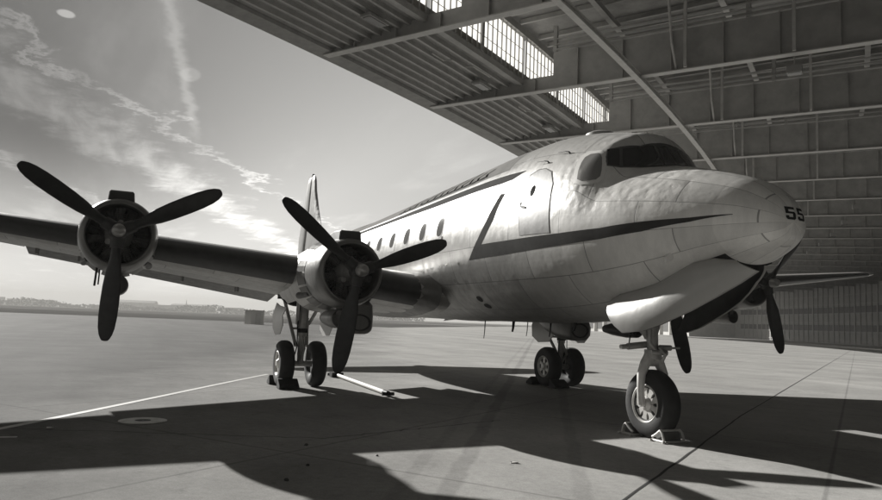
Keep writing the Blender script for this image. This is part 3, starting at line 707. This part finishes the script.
for i, (x, y, r, lb) in enumerate(((1.32, -3.35, .035, 'scrap of white paper lying on the sunlit patch of apron'), (-2.47, -8.82, .03, 'small pale scrap on the shaded apron left of the drain cover'))):
    o = MB(); P = [(x + r * math.cos(a) * (1 + .4 * math.sin(3 * a)), y + r * 1.6 * math.sin(a), .012 + .01 * math.sin(2 * a)) for a in [2 * PI * k / 9 for k in range(9)]]
    o.add([(p[0], p[1], .004) for p in P] + P, [tuple(range(9, 18))] + [(k, (k + 1) % 9, 9 + (k + 1) % 9, 9 + k) for k in range(9)])
    tag(o.build('paper_scrap', M['white'], None), lb, 'litter')
for i, (x, y, r) in enumerate(((-.4, -5.6, .03), (.9, -5.9, .025), (1.6, -6.3, .03), (.5, -4.9, .02))):
    o = MB(); rs = random.Random(i)
    rr = [[(x + rad * math.cos(a) * rs.uniform(.7, 1.2), y + rad * math.sin(a) * rs.uniform(.7, 1.2), z) for a in [2 * PI * k / 7 for k in range(7)]] for rad, z in ((r, .002), (r * .9, r * .6), (r * .3, r))]
    o.rings(rr, True); tag(o.build('loose_stone', M['bay'], None), 'small dark stone lying on the shaded apron below the nearest propeller', 'stone', 'loose stones on the apron')

# ------------------------------------------------------------------ ground
def ground_mat():
    m = bpy.data.materials.new('apron_concrete'); m.use_nodes = True; nt = m.node_tree; N = nt.nodes; L = nt.links; b = N['Principled BSDF']
    tc = N.new('ShaderNodeTexCoord')
    def noise(scale, st, det=8, rough=.65):
        mp = N.new('ShaderNodeMapping'); mp.inputs['Scale'].default_value = st; mp.inputs['Rotation'].default_value = (0, 0, R(-25)); L.new(tc.outputs['Object'], mp.inputs[0])
        n = N.new('ShaderNodeTexNoise'); n.inputs['Scale'].default_value = scale; n.inputs['Detail'].default_value = det; n.inputs['Roughness'].default_value = rough; L.new(mp.outputs[0], n.inputs[0]); return n.outputs['Fac']
    def rng(s, a, b_, c, d_):
        r = N.new('ShaderNodeMapRange'); r.inputs[1].default_value = a; r.inputs[2].default_value = b_; r.inputs[3].default_value = c; r.inputs[4].default_value = d_; L.new(s, r.inputs[0]); return r.outputs[0]
    def mul(p, q):
        k = N.new('ShaderNodeMath'); k.operation = 'MULTIPLY'; L.new(p, k.inputs[0]); L.new(q, k.inputs[1]); return k.outputs[0]
    f = rng(noise(.35, (1, 1, 1)), .3, .7, .80, 1.15)
    f = mul(f, rng(noise(.05, (.5, 4, 1), 5), .3, .7, .76, 1.18))     # broad bands across the apron
    f = mul(f, rng(noise(9, (1, 1, 1), 6, .8), .3, .7, .84, 1.12))
    f = mul(f, rng(noise(55, (1, 1, 1), 2), .3, .7, .88, 1.12))
    f = mul(f, rng(noise(2.2, (1, 1, 1), 9, .8), .57, .70, 1.0, .66))   # oil and water stains
    # two pairs of tyre tracks running out of the hangar
    sx = N.new('ShaderNodeSeparateXYZ'); L.new(tc.outputs['Object'], sx.inputs[0])
    wn = rng(noise(.8, (1, 1, 1), 3), 0, 1, -.12, .12)
    def track(x0, y0, x1, y1, hw, dark):
        dx, dy = x1 - x0, y1 - y0; ln = math.hypot(dx, dy); nx, ny = -dy / ln, dx / ln
        a = N.new('ShaderNodeMath'); a.operation = 'MULTIPLY'; a.inputs[1].default_value = nx; L.new(sx.outputs[0], a.inputs[0])
        c = N.new('ShaderNodeMath'); c.operation = 'MULTIPLY_ADD'; c.inputs[1].default_value = ny; L.new(sx.outputs[1], c.inputs[0]); L.new(a.outputs[0], c.inputs[2])
        e = N.new('ShaderNodeMath'); e.operation = 'ADD'; e.inputs[1].default_value = -(nx * x0 + ny * y0); L.new(c.outputs[0], e.inputs[0])
        e2 = N.new('ShaderNodeMath'); e2.operation = 'ADD'; L.new(e.outputs[0], e2.inputs[0]); L.new(wn, e2.inputs[1])
        g = N.new('ShaderNodeMath'); g.operation = 'ABSOLUTE'; L.new(e2.outputs[0], g.inputs[0])
        return rng(g.outputs[0], hw * .6, hw, dark, 1.0)
    f = mul(f, track(-2.6, -1.6, 2.6, -4.9, .14, .80)); f = mul(f, track(-5.5, 2.0, 2.9, -3.45, .12, .86)); f = mul(f, track(-2.6, -2.2, 2.6, -5.5, .10, .90))
    # edge dimming painted into the ground colour: darker toward the airfield side
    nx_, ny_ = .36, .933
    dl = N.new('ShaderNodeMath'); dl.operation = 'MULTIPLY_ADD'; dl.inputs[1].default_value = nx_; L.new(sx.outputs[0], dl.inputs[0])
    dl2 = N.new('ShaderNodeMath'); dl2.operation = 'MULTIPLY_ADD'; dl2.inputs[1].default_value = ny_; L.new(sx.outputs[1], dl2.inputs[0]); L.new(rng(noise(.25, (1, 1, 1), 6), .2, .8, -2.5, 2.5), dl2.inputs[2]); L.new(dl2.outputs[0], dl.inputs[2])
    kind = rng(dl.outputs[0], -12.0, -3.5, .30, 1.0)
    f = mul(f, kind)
    # slab joints
    def joints(nx, ny, per, off):
        a = N.new('ShaderNodeMath'); a.operation = 'MULTIPLY'; a.inputs[1].default_value = nx / per; L.new(sx.outputs[0], a.inputs[0])
        c = N.new('ShaderNodeMath'); c.operation = 'MULTIPLY_ADD'; c.inputs[1].default_value = ny / per; L.new(sx.outputs[1], c.inputs[0]); L.new(a.outputs[0], c.inputs[2])
        g_ = N.new('ShaderNodeMath'); g_.operation = 'ADD'; g_.inputs[1].default_value = off; L.new(c.outputs[0], g_.inputs[0])
        g_2 = N.new('ShaderNodeMath'); g_2.operation = 'FRACT'; L.new(g_.outputs[0], g_2.inputs[0])
        k_ = N.new('ShaderNodeMath'); k_.operation = 'SUBTRACT'; k_.inputs[1].default_value = .5; L.new(g_2.outputs[0], k_.inputs[0])
        q_ = N.new('ShaderNodeMath'); q_.operation = 'ABSOLUTE'; L.new(k_.outputs[0], q_.inputs[0])
        return rng(q_.outputs[0], .014 / per, .035 / per, .72, 1.0)
    f = mul(f, joints(.815, .58, 6.0, .07)); f = mul(f, joints(-.58, .815, 6.0, .31))
    f = mul(f, rng(noise(.9, (1, 1, 1), 10, .85), .56, .66, 1.0, .76))
    mx = N.new('ShaderNodeMix'); mx.data_type = 'RGBA'; mx.blend_type = 'MULTIPLY'; mx.inputs[0].default_value = 1; mx.inputs[6].default_value = grey(.41); L.new(f, mx.inputs[7])
    L.new(mx.outputs[2], b.inputs['Base Color']); b.inputs['Roughness'].default_value = .95; b.inputs['Specular IOR Level'].default_value = .08
    bp = N.new('ShaderNodeBump'); bp.inputs['Strength'].default_value = .25; bp.inputs['Distance'].default_value = .01; L.new(noise(70, (1, 1, 1), 3), bp.inputs['Height']); L.new(bp.outputs[0], b.inputs['Normal'])
    return m
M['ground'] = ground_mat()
g = MB(); g.add([(-2600, -2600, 0), (2600, -2600, 0), (2600, 2600, 0), (-2600, 2600, 0)], [(0, 1, 2, 3)])
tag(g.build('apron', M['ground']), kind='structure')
def strip(name, a, b, w, mt, z=.004, wob=0.0, n=24):
    o = MB(); a = Vector((*a, z)); b = Vector((*b, z)); dv = (b - a).normalized(); nv = Vector((-dv.y, dv.x, 0)); rs = random.Random(hash(name) % 97 + int(a.x * 10)); V = []
    for k in range(n + 1):
        p = a.lerp(b, k / n) + nv * (rs.uniform(-wob, wob)); V += [p - nv * w / 2 * (1 + rs.uniform(-.3, .3) * (wob > 0)), p + nv * w / 2]
    o.add(V, [(2 * k, 2 * k + 1, 2 * k + 3, 2 * k + 2) for k in range(n)])
    return tag(o.build(name, mt), kind='structure')
tar = mat('joint_tar', .03, .8)
strip('pavement_joint', (9.0, -11.1), (-2.0, 4.1), .035, tar, .004, .01, 40)
strip('pavement_joint', (-2.0, 4.1), (-90, 131.5), .03, tar, .004, .01, 40)
crack = mat('crack_tar', .07, .9)
strip('pavement_joint', (-3.6, -12), (-.9, -5.2), .03, crack, .004, .05, 40)
strip('pavement_joint', (-.9, -5.2), (-2.2, -1.6), .03, crack, .004, .04, 30)
strip('pavement_joint', (-8, -10.5), (-4.6, -10.2), .05, crack, .004, .03)
strip('painted_line', (-1.78, -9.6), (-1.75, -9.15), .10, M['paint'], .004, 0, 2)
strip('painted_line', (-40, -60), (-75, -20), .25, M['paint'], .004)
strip('painted_line', (-60, 8), (-34, 30), .2, M['paint'], .004)
gm = mat('airfield_turf', .10, 1.0, spec=.0, vary=.25, vscale=.02, stretch=(1, 1, 1))
field = MB(); ddv = Vector((-.91226, .40962, 0)); rrv = Vector((.40962, .91226, 0)); camp = Vector((9.327, -8.079, 0))
def PL(dep, rt, z=0.0): return camp + ddv * dep + rrv * rt + Vector((0, 0, z))
field.add([PL(110, -900, .006), PL(150, -10, .006), PL(420, 40, .006), PL(1500, 300, .006), PL(1500, -1800, .006)], [(0, 1, 2, 3, 4)])
tag(field.build('airfield_grass', gm), kind='structure')
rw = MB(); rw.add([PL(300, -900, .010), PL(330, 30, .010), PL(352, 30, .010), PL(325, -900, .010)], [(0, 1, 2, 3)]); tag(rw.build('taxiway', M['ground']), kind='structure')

# ------------------------------------------------------------------ the curved hangar
HO = Vector((-277.8105, -158.5653, 0)); ER0 = Vector((.83661, .54733, 0)); ET0 = Vector((-.54733, .83661, 0)); RE = 300.0
def HP(s, w, z, t=0.0):
    a = s / RE; er = ER0 * math.cos(a) + ET0 * math.sin(a); et = ET0 * math.cos(a) - ER0 * math.sin(a)
    p = HO + er * (RE + w) + et * t; return Vector((p.x, p.y, z))
c0 = HP(20, 20, 0)
han = empty('hangar', c0, 'vast curved hangar with a cantilevered steel roof and clerestory windows over the parked airliner', 'hangar')
def hb(mb, name, mt, parent=han, **k):
    """shift to the hangar's base, then build"""
    if parent is not None: mb.v = [(p[0] - c0.x, p[1] - c0.y, p[2] - c0.z) for p in mb.v]
    return mb.build(name, mt, parent, **k)
def rbox(mb, s, w0, w1, z0, z1, th, t=0.0, za=None, zb=None):
    """box along the radius: from w0 to w1; (za, zb) = other pair of heights at w1"""
    za = z0 if za is None else za; zb = z1 if zb is None else zb
    P = [HP(s, w, z, t + q) for w, z in ((w0, z0), (w1, za), (w1, zb), (w0, z1)) for q in (-th / 2, th / 2)]
    mb.add(P, [(0, 2, 4, 6), (1, 7, 5, 3), (0, 1, 3, 2), (2, 3, 5, 4), (4, 5, 7, 6), (6, 7, 1, 0)])
SG = [-6.9 + 9.0 * k for k in range(-5, 24)]
def sbar(mb, w0, w1, z0, z1, s0=SG[0] - 4, s1=SG[-1] + 3, dz=0.0, n=None):
    """bar along the curve"""
    n = n or max(1, int((s1 - s0) / 4.5)); rr = []
    for k in range(n + 1):
        s = s0 + (s1 - s0) * k / n; rr.append([HP(s, w0, z0), HP(s, w1, z0 + dz), HP(s, w1, z1 + dz), HP(s, w0, z1)])
    mb.rings(rr, True)
ZF = 14.0; WD = 56.0
def zs(w): return 14.16 + .1 * w
def zu(w): return 17.45 + .022 * (w - 6.15)
m = MB(); sbar(m, .0, 6.15, 14.16, 14.50, dz=.62)
sbar(m, -.02, .85, 13.98, 14.15, dz=.07)
hb(m, 'canopy_soffit', M['conc_roof'])
m = MB()
for k in range(9):
    w = 1.35 + k * .55; sbar(m, w, w + .13, zs(w) - .2, zs(w) + .02)
hb(m, 'soffit_joists', M['girder'])
m = MB(); sbar(m, 6.0, 6.2, 14.45, 14.76); hb(m, 'sill_beam', M['girder'])
m = MB(); sbar(m, 5.98, 6.32, 17.12, 17.5); hb(m, 'header_beam', M['girder'])
m = MB(); sbar(m, 5.9, WD + .6, 17.62, 17.9, dz=1.1); hb(m, 'upper_roof', M['conc_roof'])
m = MB()
for s in SG:
    for k in range(8):
        if k: rbox(m, s + k * 1.125, 6.5, WD, zu(6.5) - .12, zu(6.5) + .12, .12, 0, zu(WD) - .12, zu(WD) + .12)
hb(m, 'roof_joists', M['girder'])
for w in (11.0, 16.2, 22.0, 29.0, 37.0, 46.0):
    m = MB(); z = zu(w) - .25
    sbar(m, w - .14, w + .14, z - .34, z - .30); sbar(m, w - .03, w + .03, z - .30, z + .10)
    hb(m, 'purlin', M['girder2'] if w in (16.2, 29.0) else M['girder'])
m = MB(); sbar(m, 12.32, 12.62, 13.72, 13.80); sbar(m, 12.44, 12.50, 13.80, 14.02); sbar(m, 12.36, 12.58, 14.02, 14.05)
hb(m, 'crane_rail', M['rail'])
gl = bpy.data.materials.new('wired_glass'); gl.use_nodes = True; nt = gl.node_tree; nt.nodes.clear()
o_ = nt.nodes.new('ShaderNodeOutputMaterial'); t_ = nt.nodes.new('ShaderNodeBsdfTranslucent'); t_.inputs[0].default_value = grey(.85)
tr = nt.nodes.new('ShaderNodeBsdfTransparent'); tr.inputs[0].default_value = grey(.9); mx = nt.nodes.new('ShaderNodeMixShader'); mx.inputs[0].default_value = .35
nt.links.new(t_.outputs[0], mx.inputs[1]); nt.links.new(tr.outputs[0], mx.inputs[2]); nt.links.new(mx.outputs[0], o_.inputs[0])
for i, s in enumerate(SG):
    # girder: web, stiffeners, flange
    m = MB()
    rbox(m, s, .75, 6.15, ZF, zs(.75) - .02, .05, 0, ZF, zs(6.15) - .02)
    rbox(m, s, 6.15, 7.9, ZF, zs(6.15) - .02, .05)
    rbox(m, s, 7.9, WD, ZF, 16.0, .05)
    for zc, hh in ((16.05, .06), (16.32, .05), (16.62, .05)): rbox(m, s, 7.9, WD, zc, zc + hh, .3)
    w = 2.2
    while w < WD:
        zt = zs(min(w, 6.1)) - .1 if w < 7.9 else 15.98
        rbox(m, s, w, w + .05, ZF, zt, .34); w += 2.35
    if s < 150:
        for w in (7.9, 17.3, 26.7, 36, WD - .3): rbox(m, s, w, w + .2, 15.99, zu(w) - .1, .2)
    gd = hb(m, 'roof_girder', M['girder'])
    m = MB(); rbox(m, s, .35, WD, ZF - .05, ZF - .001, .42); hb(m, 'bottom_flange', M['girder2'], gd)
    # vertical hanger posts on the face of the girder
    m = MB()
    for w in (14.6, 19.2):
        m = MB(); rbox(m, s, w, w + .14, ZF + .02, zu(w) - .05, .12, -.30); hb(m, 'hanger_post', M['girder2'], gd)
    # longitudinal bracing struts between girder foot and roof
    m = MB()
    for q in (-1, 1):
        m = MB(); m.tube([HP(s, 14.2, ZF + .05), HP(s, 14.2, ZF + 1.0, .9 * q), HP(s, 14.2, zu(14.2) - .4, 1.6 * q)], .06, 6); hb(m, 'brace', M['girder2'], gd)
    if i == len(SG) - 1: continue
    s2 = s + 9.0
    # clerestory: glass between the girders, glazing bars, mid post
    m = MB()
    for a, b in ((s + .2, s + 4.35), (s + 4.65, s2 - .2)):
        P = [HP(a, 6.15, 14.76), HP(b, 6.15, 14.76), HP(b, 6.15, 17.14), HP(a, 6.15, 17.14)]; m.add(P, [(0, 1, 2, 3)])
    cw = hb(m, 'clerestory_window', gl)
    m = MB()
    for k in range(19):
        ss = s + .2 + k * (8.6 / 18)
        rbox(m, ss, 6.17, 6.25, 14.76, 17.13, .026 if k != 9 else .26)
    for z in (15.55, 16.35): sbar(m, 6.18, 6.22, z - .010, z + .010, s + .2, s2 - .2, n=2)
    hb(m, 'glazing_bars', M['girder'], cw)
# rear wall of the hall
m = MB(); sbar(m, WD, WD + .5, 0, 18.6, SG[0] - 4, SG[-1] + 3); wall = hb(m, 'rear_wall', M['panel'])
for i, s in enumerate(SG[:-1]):
    m = MB()
    for k in range(4):
        w_ = s + k * 2.25
        rbox(m, w_, WD - .22, WD - .01, .2, 18.0, .16 if k else .5)
    for z in (.6, 2.9, 5.2, 7.4, 9.7, 12): sbar(m, WD - .16, WD - .02, z, z + .22, s, s + 9, n=2)
    hb(m, 'wall_frame', M['frame'], wall)
    for z in (3.2, 7.7):
        m = MB(); sbar(m, WD - .1, WD - .03, z, z + 1.5, s + .2, s + 8.8, n=2); hb(m, 'window_band', M['wglass'], wall)
m = MB(); rbox(m, SG[-1] + 3.2, 40, WD + .5, 0, 17.4, .4); hb(m, 'end_wall', M['panel'])
for s in (SG[2], SG[4], SG[6], SG[8], SG[10]):
    pass
# lamps of the hangar hang from it: things of their own
def hang_lamp(s, w, z, lab):
    p = HP(s, w, 0); e = empty('hanging_lamp', (p.x, p.y, z), lab, 'lamp', 'box lamps under the roof girders', rz=math.atan2(ER0.y, ER0.x) + s / RE)
    b = MB(); b.box((0, 0, 0), (.62, .5, .34)); b.build('lamp_housing', M['lampbox'], e, bevel=.02)
    b = MB(); b.tube([(0, 0, .16), (0, 0, .62)], .03, 8); b.build('hanger_rod', M['steel'], e)
    b = MB(); b.box((0, 0, -.18), (.5, .4, .02)); b.build('diffuser', M['glass2'], e)
hang_lamp(2.1, 19.25, 13.25, 'box lamp hanging nearest under the girder at upper right above the nose')
for k, s in enumerate((38.1, 47.1, 56.1, 65.1, 74.1, 92.1)):
    hang_lamp(s, 22.6, 13.25, ('box lamp hanging at the right edge beyond the nose, %s' % ('nearest of the far row',)) if k == 0 else 'small box lamp in the row receding beyond the number on the nose')
def floodlight(s, w, lab):
    p = HP(s, w, 0); e = empty('ceiling_light', (p.x, p.y, zs(w) - .45), lab, 'light fixture', 'light fixtures under the canopy', rz=math.atan2(ER0.y, ER0.x) + s / RE)
    b = MB(); b.box((0, 0, 0), (.55, 1.25, .14)); b.build('light_housing', M['lampbox'], e, bevel=.02)
    b = MB(); b.box((0, 0, -.09), (.4, 1.1, .02)); b.build('diffuser', M['glass2'], e)
    b = MB()
    for q in (-.6, .6): b.tube([(0, q, .08), (0, q, .42)], .02, 6)
    b.build('hanger_rod', M['steel'], e)
floodlight(-8.6, 4.7, 'flat canopy light fixture nearest the upper edge beside the first girder')
floodlight(.4, 4.6, 'flat canopy light fixture above the fuselage beside the second girder')
floodlight(9.4, 4.6, 'flat canopy light fixture low above the cockpit roof, third from the top edge')
for q, (s, w) in enumerate(((-2.8, 5.2), (6.2, 5.2), (15.2, 5.2))):   # conduit runs under the soffit
    m = MB(); z = 14.2; m.tube([HP(s - 1.6, w - .5, z), HP(s - .6, w - .5, z), HP(s - .5, w - .1, z), HP(s + .6, w - .1, z), HP(s + .7, w + .35, z), HP(s + 2.4, w + .35, z)], .035, 6)
    hb(m, 'conduit', M['girder2'])

# ------------------------------------------------------------------ far away
def house(dep, rt, wd, dp, h, lab, roof=0, mt='far', grp=None, wins=0):
    p = PL(dep, rt); e = empty('city_block', p, lab, 'building', grp, rz=math.atan2(ddv.y, ddv.x))
    b = MB(); b.box((0, 0, h / 2), (dp, wd, h)); wl = b.build('wall', M[mt], e)
    if roof:
        b = MB(); b.rings([[(-dp / 2 - .3, q, h), (dp / 2 + .3, q, h), (0, q, h + roof)] for q in (-wd / 2 - .3, wd / 2 + .3)], True); b.build('roof', M['panel'], e)
    for k in range(wins):
        b = MB(); y = -wd / 2 + (k + .5) * wd / wins; b.box((-dp / 2 - .05, y, h * .55), (.12, wd / wins * .4, h * .5)); b.build('window', M['wglass'], wl)
    return e
rs = random.Random(21)
x = -830
grp = 'hazy city blocks along the skyline'
while x < -60:
    wd = rs.uniform(26, 75); h = rs.choice((9, 10, 12, 13, 15)) * (1.15 if x > -420 else .85)
    if rs.random() < .8: house(1180 + rs.uniform(-60, 60), x + wd / 2, wd, 18, h, 'hazy grey city block on the low skyline across the airfield', roof=rs.choice((0, 2.5, 4)), grp=grp)
    x += wd + rs.uniform(-6, 25)
e = empty('radio_mast', PL(1180, -416), 'thin mast standing on the hazy skyline under the wing between the two left engines', 'mast')
b = MB(); b.lathe([(0, 2.2), (12, 1.4), (13, .9), (20, .3)], (0, 0, 0), 'Z', 8, cap=True); b.build('shaft', M['far'], e)
# far tree belt: one mass
tm = MB(); rs = random.Random(4)
for k in range(5200):
    rt = rs.uniform(-900, -20); cl = math.sin(rt * .05) + math.sin(rt * .021 + 2) + .6 * math.sin(rt * .13)
    h = max(3, 7 + 2.2 * cl); z = rs.random() ** .8 * h; p = PL(1060 + rs.uniform(-15, 15), rt, z); sz = rs.uniform(.8, 2.0)
    ax = Vector((rs.uniform(-1, 1), rs.uniform(-1, 1), rs.uniform(-.6, 1))).normalized(); u = ax.orthogonal().normalized() * sz; v = ax.cross(u)
    tm.add([p + u, p + v, p - u, p - v], [(0, 1, 2, 3)])
tag(tm.build('distant_trees', M['leaf']), 'low hazy belt of trees along the far edge of the airfield', 'trees', kind='stuff')
# hut and mast on the apron, bright building beyond the hangar
e = empty('equipment_hut', PL(119, -30.6), 'small grey equipment hut standing on the open apron below the wing', 'hut', rz=.3)
b = MB(); b.box((0, 0, 1.1), (2.2, 2.2, 2.2)); hw = b.build('wall', M['far'], e)
b = MB(); b.box((0, 0, 2.26), (2.5, 2.5, .12)); b.build('roof', M['panel'], e)
b = MB(); b.box((1.11, .2, 1.0), (.05, .9, 1.9)); b.build('door', M['frame'], hw)
e = tag(MB().lathe([(0, .14), (2.4, .10), (2.42, .01)], tuple(PL(119, -29.0)), 'Z', 10).build('marker_post', M['white'], None, True), 'short white marker post beside the equipment hut', 'post')
tc0 = HP(250, 44, 0); e = empty('terminal_building', tc0, 'bright sunlit terminal wing beyond the far end of the hangar', 'building')
def tshift(mb, name, mt, par): mb.v = [(p[0] - tc0.x, p[1] - tc0.y, p[2] - tc0.z) for p in mb.v]; return mb.build(name, mt, par)
b = MB(); sbar(b, 44, 60, 0, 17, 207, 300, n=12); wl = tshift(b, 'wall', M['farlight'], e)
for k in range(14):
    s_ = 209 + k * 6.4
    b = MB(); sbar(b, 43.9, 43.98, 1.2, 5.2, s_ + 1.6, s_ + 5.2, n=1); tshift(b, 'window', M['wglass'], wl)
    b = MB(); rbox(b, s_, 43.2, 43.95, 0, 17, .8); tshift(b, 'pillar', M['farlight'], e)

# ------------------------------------------------------------------ sky, sun, camera
W = bpy.data.worlds.new('World'); scene.world = W; W.use_nodes = True
nt = W.node_tree; N = nt.nodes; L = nt.links
bg = N['Background']
SUN = Vector((-2.2, -.70, 1.0)).normalized()
sky = N.new('ShaderNodeTexSky'); sky.sky_type = 'NISHITA'; sky.sun_disc = False
sky.sun_elevation = math.asin(SUN.z); sky.sun_rotation = math.atan2(SUN.x, SUN.y)
sky.air_density = 1.0; sky.dust_density = 1.0; sky.ozone_density = 1.0
sep = N.new('ShaderNodeSeparateColor'); L.new(sky.outputs[0], sep.inputs[0])
# black and white film behind an orange filter: mostly the red of the sky
ma = N.new('ShaderNodeMath'); ma.operation = 'MULTIPLY'; ma.inputs[1].default_value = .75; L.new(sep.outputs[0], ma.inputs[0])
mb_ = N.new('ShaderNodeMath'); mb_.operation = 'MULTIPLY_ADD'; mb_.inputs[1].default_value = .25; L.new(sep.outputs[1], mb_.inputs[0]); L.new(ma.outputs[0], mb_.inputs[2])
base = mb_.outputs[0]
# clouds on a high flat sheet: direction projected to u = x/z, v = y/z
tc = N.new('ShaderNodeTexCoord'); sx = N.new('ShaderNodeSeparateXYZ'); L.new(tc.outputs['Generated'], sx.inputs[0])
def math_(op, a, b=None, c=None):
    n = N.new('ShaderNodeMath'); n.operation = op
    for i, v in enumerate((a, b, c)):
        if v is None: continue
        if isinstance(v, (int, float)): n.inputs[i].default_value = v
        else: L.new(v, n.inputs[i])
    return n.outputs[0]
zz = math_('MAXIMUM', sx.outputs[2], .02)
cu = math_('DIVIDE', sx.outputs[0], zz); cv = math_('DIVIDE', sx.outputs[1], zz)
def seg_line(u0, v0, u1, v1):
    """signed distance to a line in the cloud sheet"""
    du, dv = u1 - u0, v1 - v0; ln = math.hypot(du, dv); nx, ny = -dv / ln, du / ln
    return math_('ADD', math_('ADD', math_('MULTIPLY', cu, nx), math_('MULTIPLY', cv, ny)), -(nx * u0 + ny * v0))
comb = N.new('ShaderNodeCombineXYZ'); L.new(cu, comb.inputs[0]); L.new(cv, comb.inputs[1])
def cnoise(scale, st=(1, 1, 1), rot=0, det=8, ro=.6):
    mp = N.new('ShaderNodeMapping'); mp.inputs['Scale'].default_value = st; mp.inputs['Rotation'].default_value = (0, 0, rot); L.new(comb.outputs[0], mp.inputs[0])
    n = N.new('ShaderNodeTexNoise'); n.inputs['Scale'].default_value = scale; n.inputs['Detail'].default_value = det; n.inputs['Roughness'].default_value = ro; n.inputs['Distortion'].default_value = .4
    L.new(mp.outputs[0], n.inputs[0]); return n.outputs['Fac']
def rmap(s, a, b, c, d):
    r = N.new('ShaderNodeMapRange'); r.interpolation_type = 'SMOOTHSTEP'
    for i, v in enumerate((a, b, c, d)): r.inputs[i + 1].default_value = v
    L.new(s, r.inputs[0]); return r.outputs[0]
wob = rmap(cnoise(1.6, det=6), .2, .8, -.22, .22); wob2 = rmap(cnoise(7, det=8, ro=.7), .25, .75, -.10, .10)
def band(p, q, w, strength, wobble=True, end=None):
    d = seg_line(*p, *q)
    if wobble: d = math_('ADD', math_('ADD', d, wob), wob2)
    return math_('MULTIPLY', rmap(math_('ABSOLUTE', d), 0, w, 1, 0), strength)
m1 = band((-3.6, -.545), (-6.4, .58), .34, .85)
m2 = band((-2.93, -.455), (-3.5, -.147), .07, .8)
m3 = band((-5.77, -.825), (-6.94, -.53), .14, .6)
d4 = math_('ADD', seg_line(-2.48, .085, -4.1, .319), math_('MULTIPLY', wob2, .18))
m4 = math_('MULTIPLY', math_('MULTIPLY', rmap(math_('ABSOLUTE', d4), 0, .04, 1, 0), rmap(cu, -4.6, -3.6, 0, 1)), .42)
m5 = rmap(cnoise(.55, (.45, 1.6, 1), R(-22), 9, .62), .50, .74, 0, .38)
tex = rmap(cnoise(2.6, (.35, 2.2, 1), R(-22), 7, .58), .30, .68, .22, 1.0)
msum = math_('ADD', math_('ADD', math_('ADD', m1, m2), m3), m5)
msum = math_('ADD', math_('MULTIPLY', msum, tex), m4)
def sky_spot(u, v, ru, rv, s):
    a = math_('DIVIDE', math_('ADD', cu, -u), ru); b = math_('DIVIDE', math_('ADD', cv, -v), rv)
    q = math_('ADD', math_('MULTIPLY', a, a), math_('MULTIPLY', b, b)); return math_('MULTIPLY', rmap(q, .5, 1.2, 1, 0), s)
msum = math_('ADD', msum, sky_spot(-2.70, -.237, .040, .030, 1.3))  # small bright oval added for a lens flare, drawn among the clouds
msum = math_('ADD', msum, sky_spot(-3.143, .207, .10, .045, .25))
hi = rmap(sx.outputs[2], 0.0, .05, .0, 1.0)
fac = math_('MULTIPLY_ADD', math_('MULTIPLY', msum, hi), 1.1, .92)
flat = math_('MULTIPLY', math_('POWER', math_('MAXIMUM', base, .001), .42), 2.4)
veil = math_('MULTIPLY', rmap(cv, 1.6, -.6, 0.0, .86), rmap(sx.outputs[2], .02, .22, .25, 1))
val = math_('MULTIPLY', math_('MULTIPLY', flat, fac), math_('SUBTRACT', 1.0, veil))
cc = N.new('ShaderNodeCombineColor'); 
for i, t in enumerate(TINT): L.new(math_('MULTIPLY', val, t), cc.inputs[i])
mixed = cc.outputs[0]


L.new(mixed, bg.inputs['Color'])
bg.inputs['Strength'].default_value = SKY
sl = bpy.data.lights.new('sun', 'SUN'); sl.energy = SUNE; sl.angle = R(.6); sl.color = (1, .985, .95)
so = bpy.data.objects.new('sun', sl); COL.objects.link(so); so.rotation_euler = SUN.to_track_quat('Z', 'Y').to_euler(); so.location = (-40, -20, 40)
cam = bpy.data.cameras.new('camera'); co = bpy.data.objects.new('camera', cam); COL.objects.link(co)
cam.sensor_width = 36; cam.lens = 29.0886; cam.clip_start = .1; cam.clip_end = 6000
rx = Vector((.412897, .909916, .039606)); ux = Vector((.074036, -.076874, .994288)); dx = Vector((-.907764, .407606, .099107))
mw = Matrix.Identity(4)
for i in range(3): mw[i][0], mw[i][1], mw[i][2] = rx[i], ux[i], -dx[i]
mw.translation = Vector((9.32702, -8.07908, 1.74988)); co.matrix_world = mw
scene.camera = co
if HAZE:
    hz = MB(); hz.box((-500, 100, 18), (3200, 3200, 44)) if False else hz.box((-600, 300, 21.5), (4200, 4200, 45.5))
    h = tag(hz.build('haze', None if False else mat('haze_air', .5)), 'thin pale haze lying over the airfield', 'haze', kind='stuff')
    hm = bpy.data.materials.new('haze_air'); hm.use_nodes = True; nt2 = hm.node_tree; nt2.nodes.clear(); oo = nt2.nodes.new('ShaderNodeOutputMaterial'); pv = nt2.nodes.new('ShaderNodeVolumePrincipled')
    pv.inputs['Color'].default_value = grey(.9); pv.inputs['Density'].default_value = HAZE; pv.inputs['Anisotropy'].default_value = 0.0; nt2.links.new(pv.outputs[0], oo.inputs['Volume']); h.data.materials[0] = hm
scene.render.engine = 'CYCLES'
cy = scene.cycles
cy.use_denoising = True
try: cy.denoiser = 'OPENIMAGEDENOISE'
except Exception: pass
cy.max_bounces = 6; cy.diffuse_bounces = 4; cy.glossy_bounces = 3; cy.transmission_bounces = 4; cy.transparent_max_bounces = 6; cy.volume_bounces = 0
cy.sample_clamp_indirect = 8
try: cy.volume_step_rate = 5
except Exception: pass
vs = scene.view_settings; scene.display_settings.display_device = 'sRGB'
vs.view_transform = 'Standard'; vs.look = 'None'; vs.gamma = 1; vs.exposure = EXPO; vs.use_curve_mapping = False
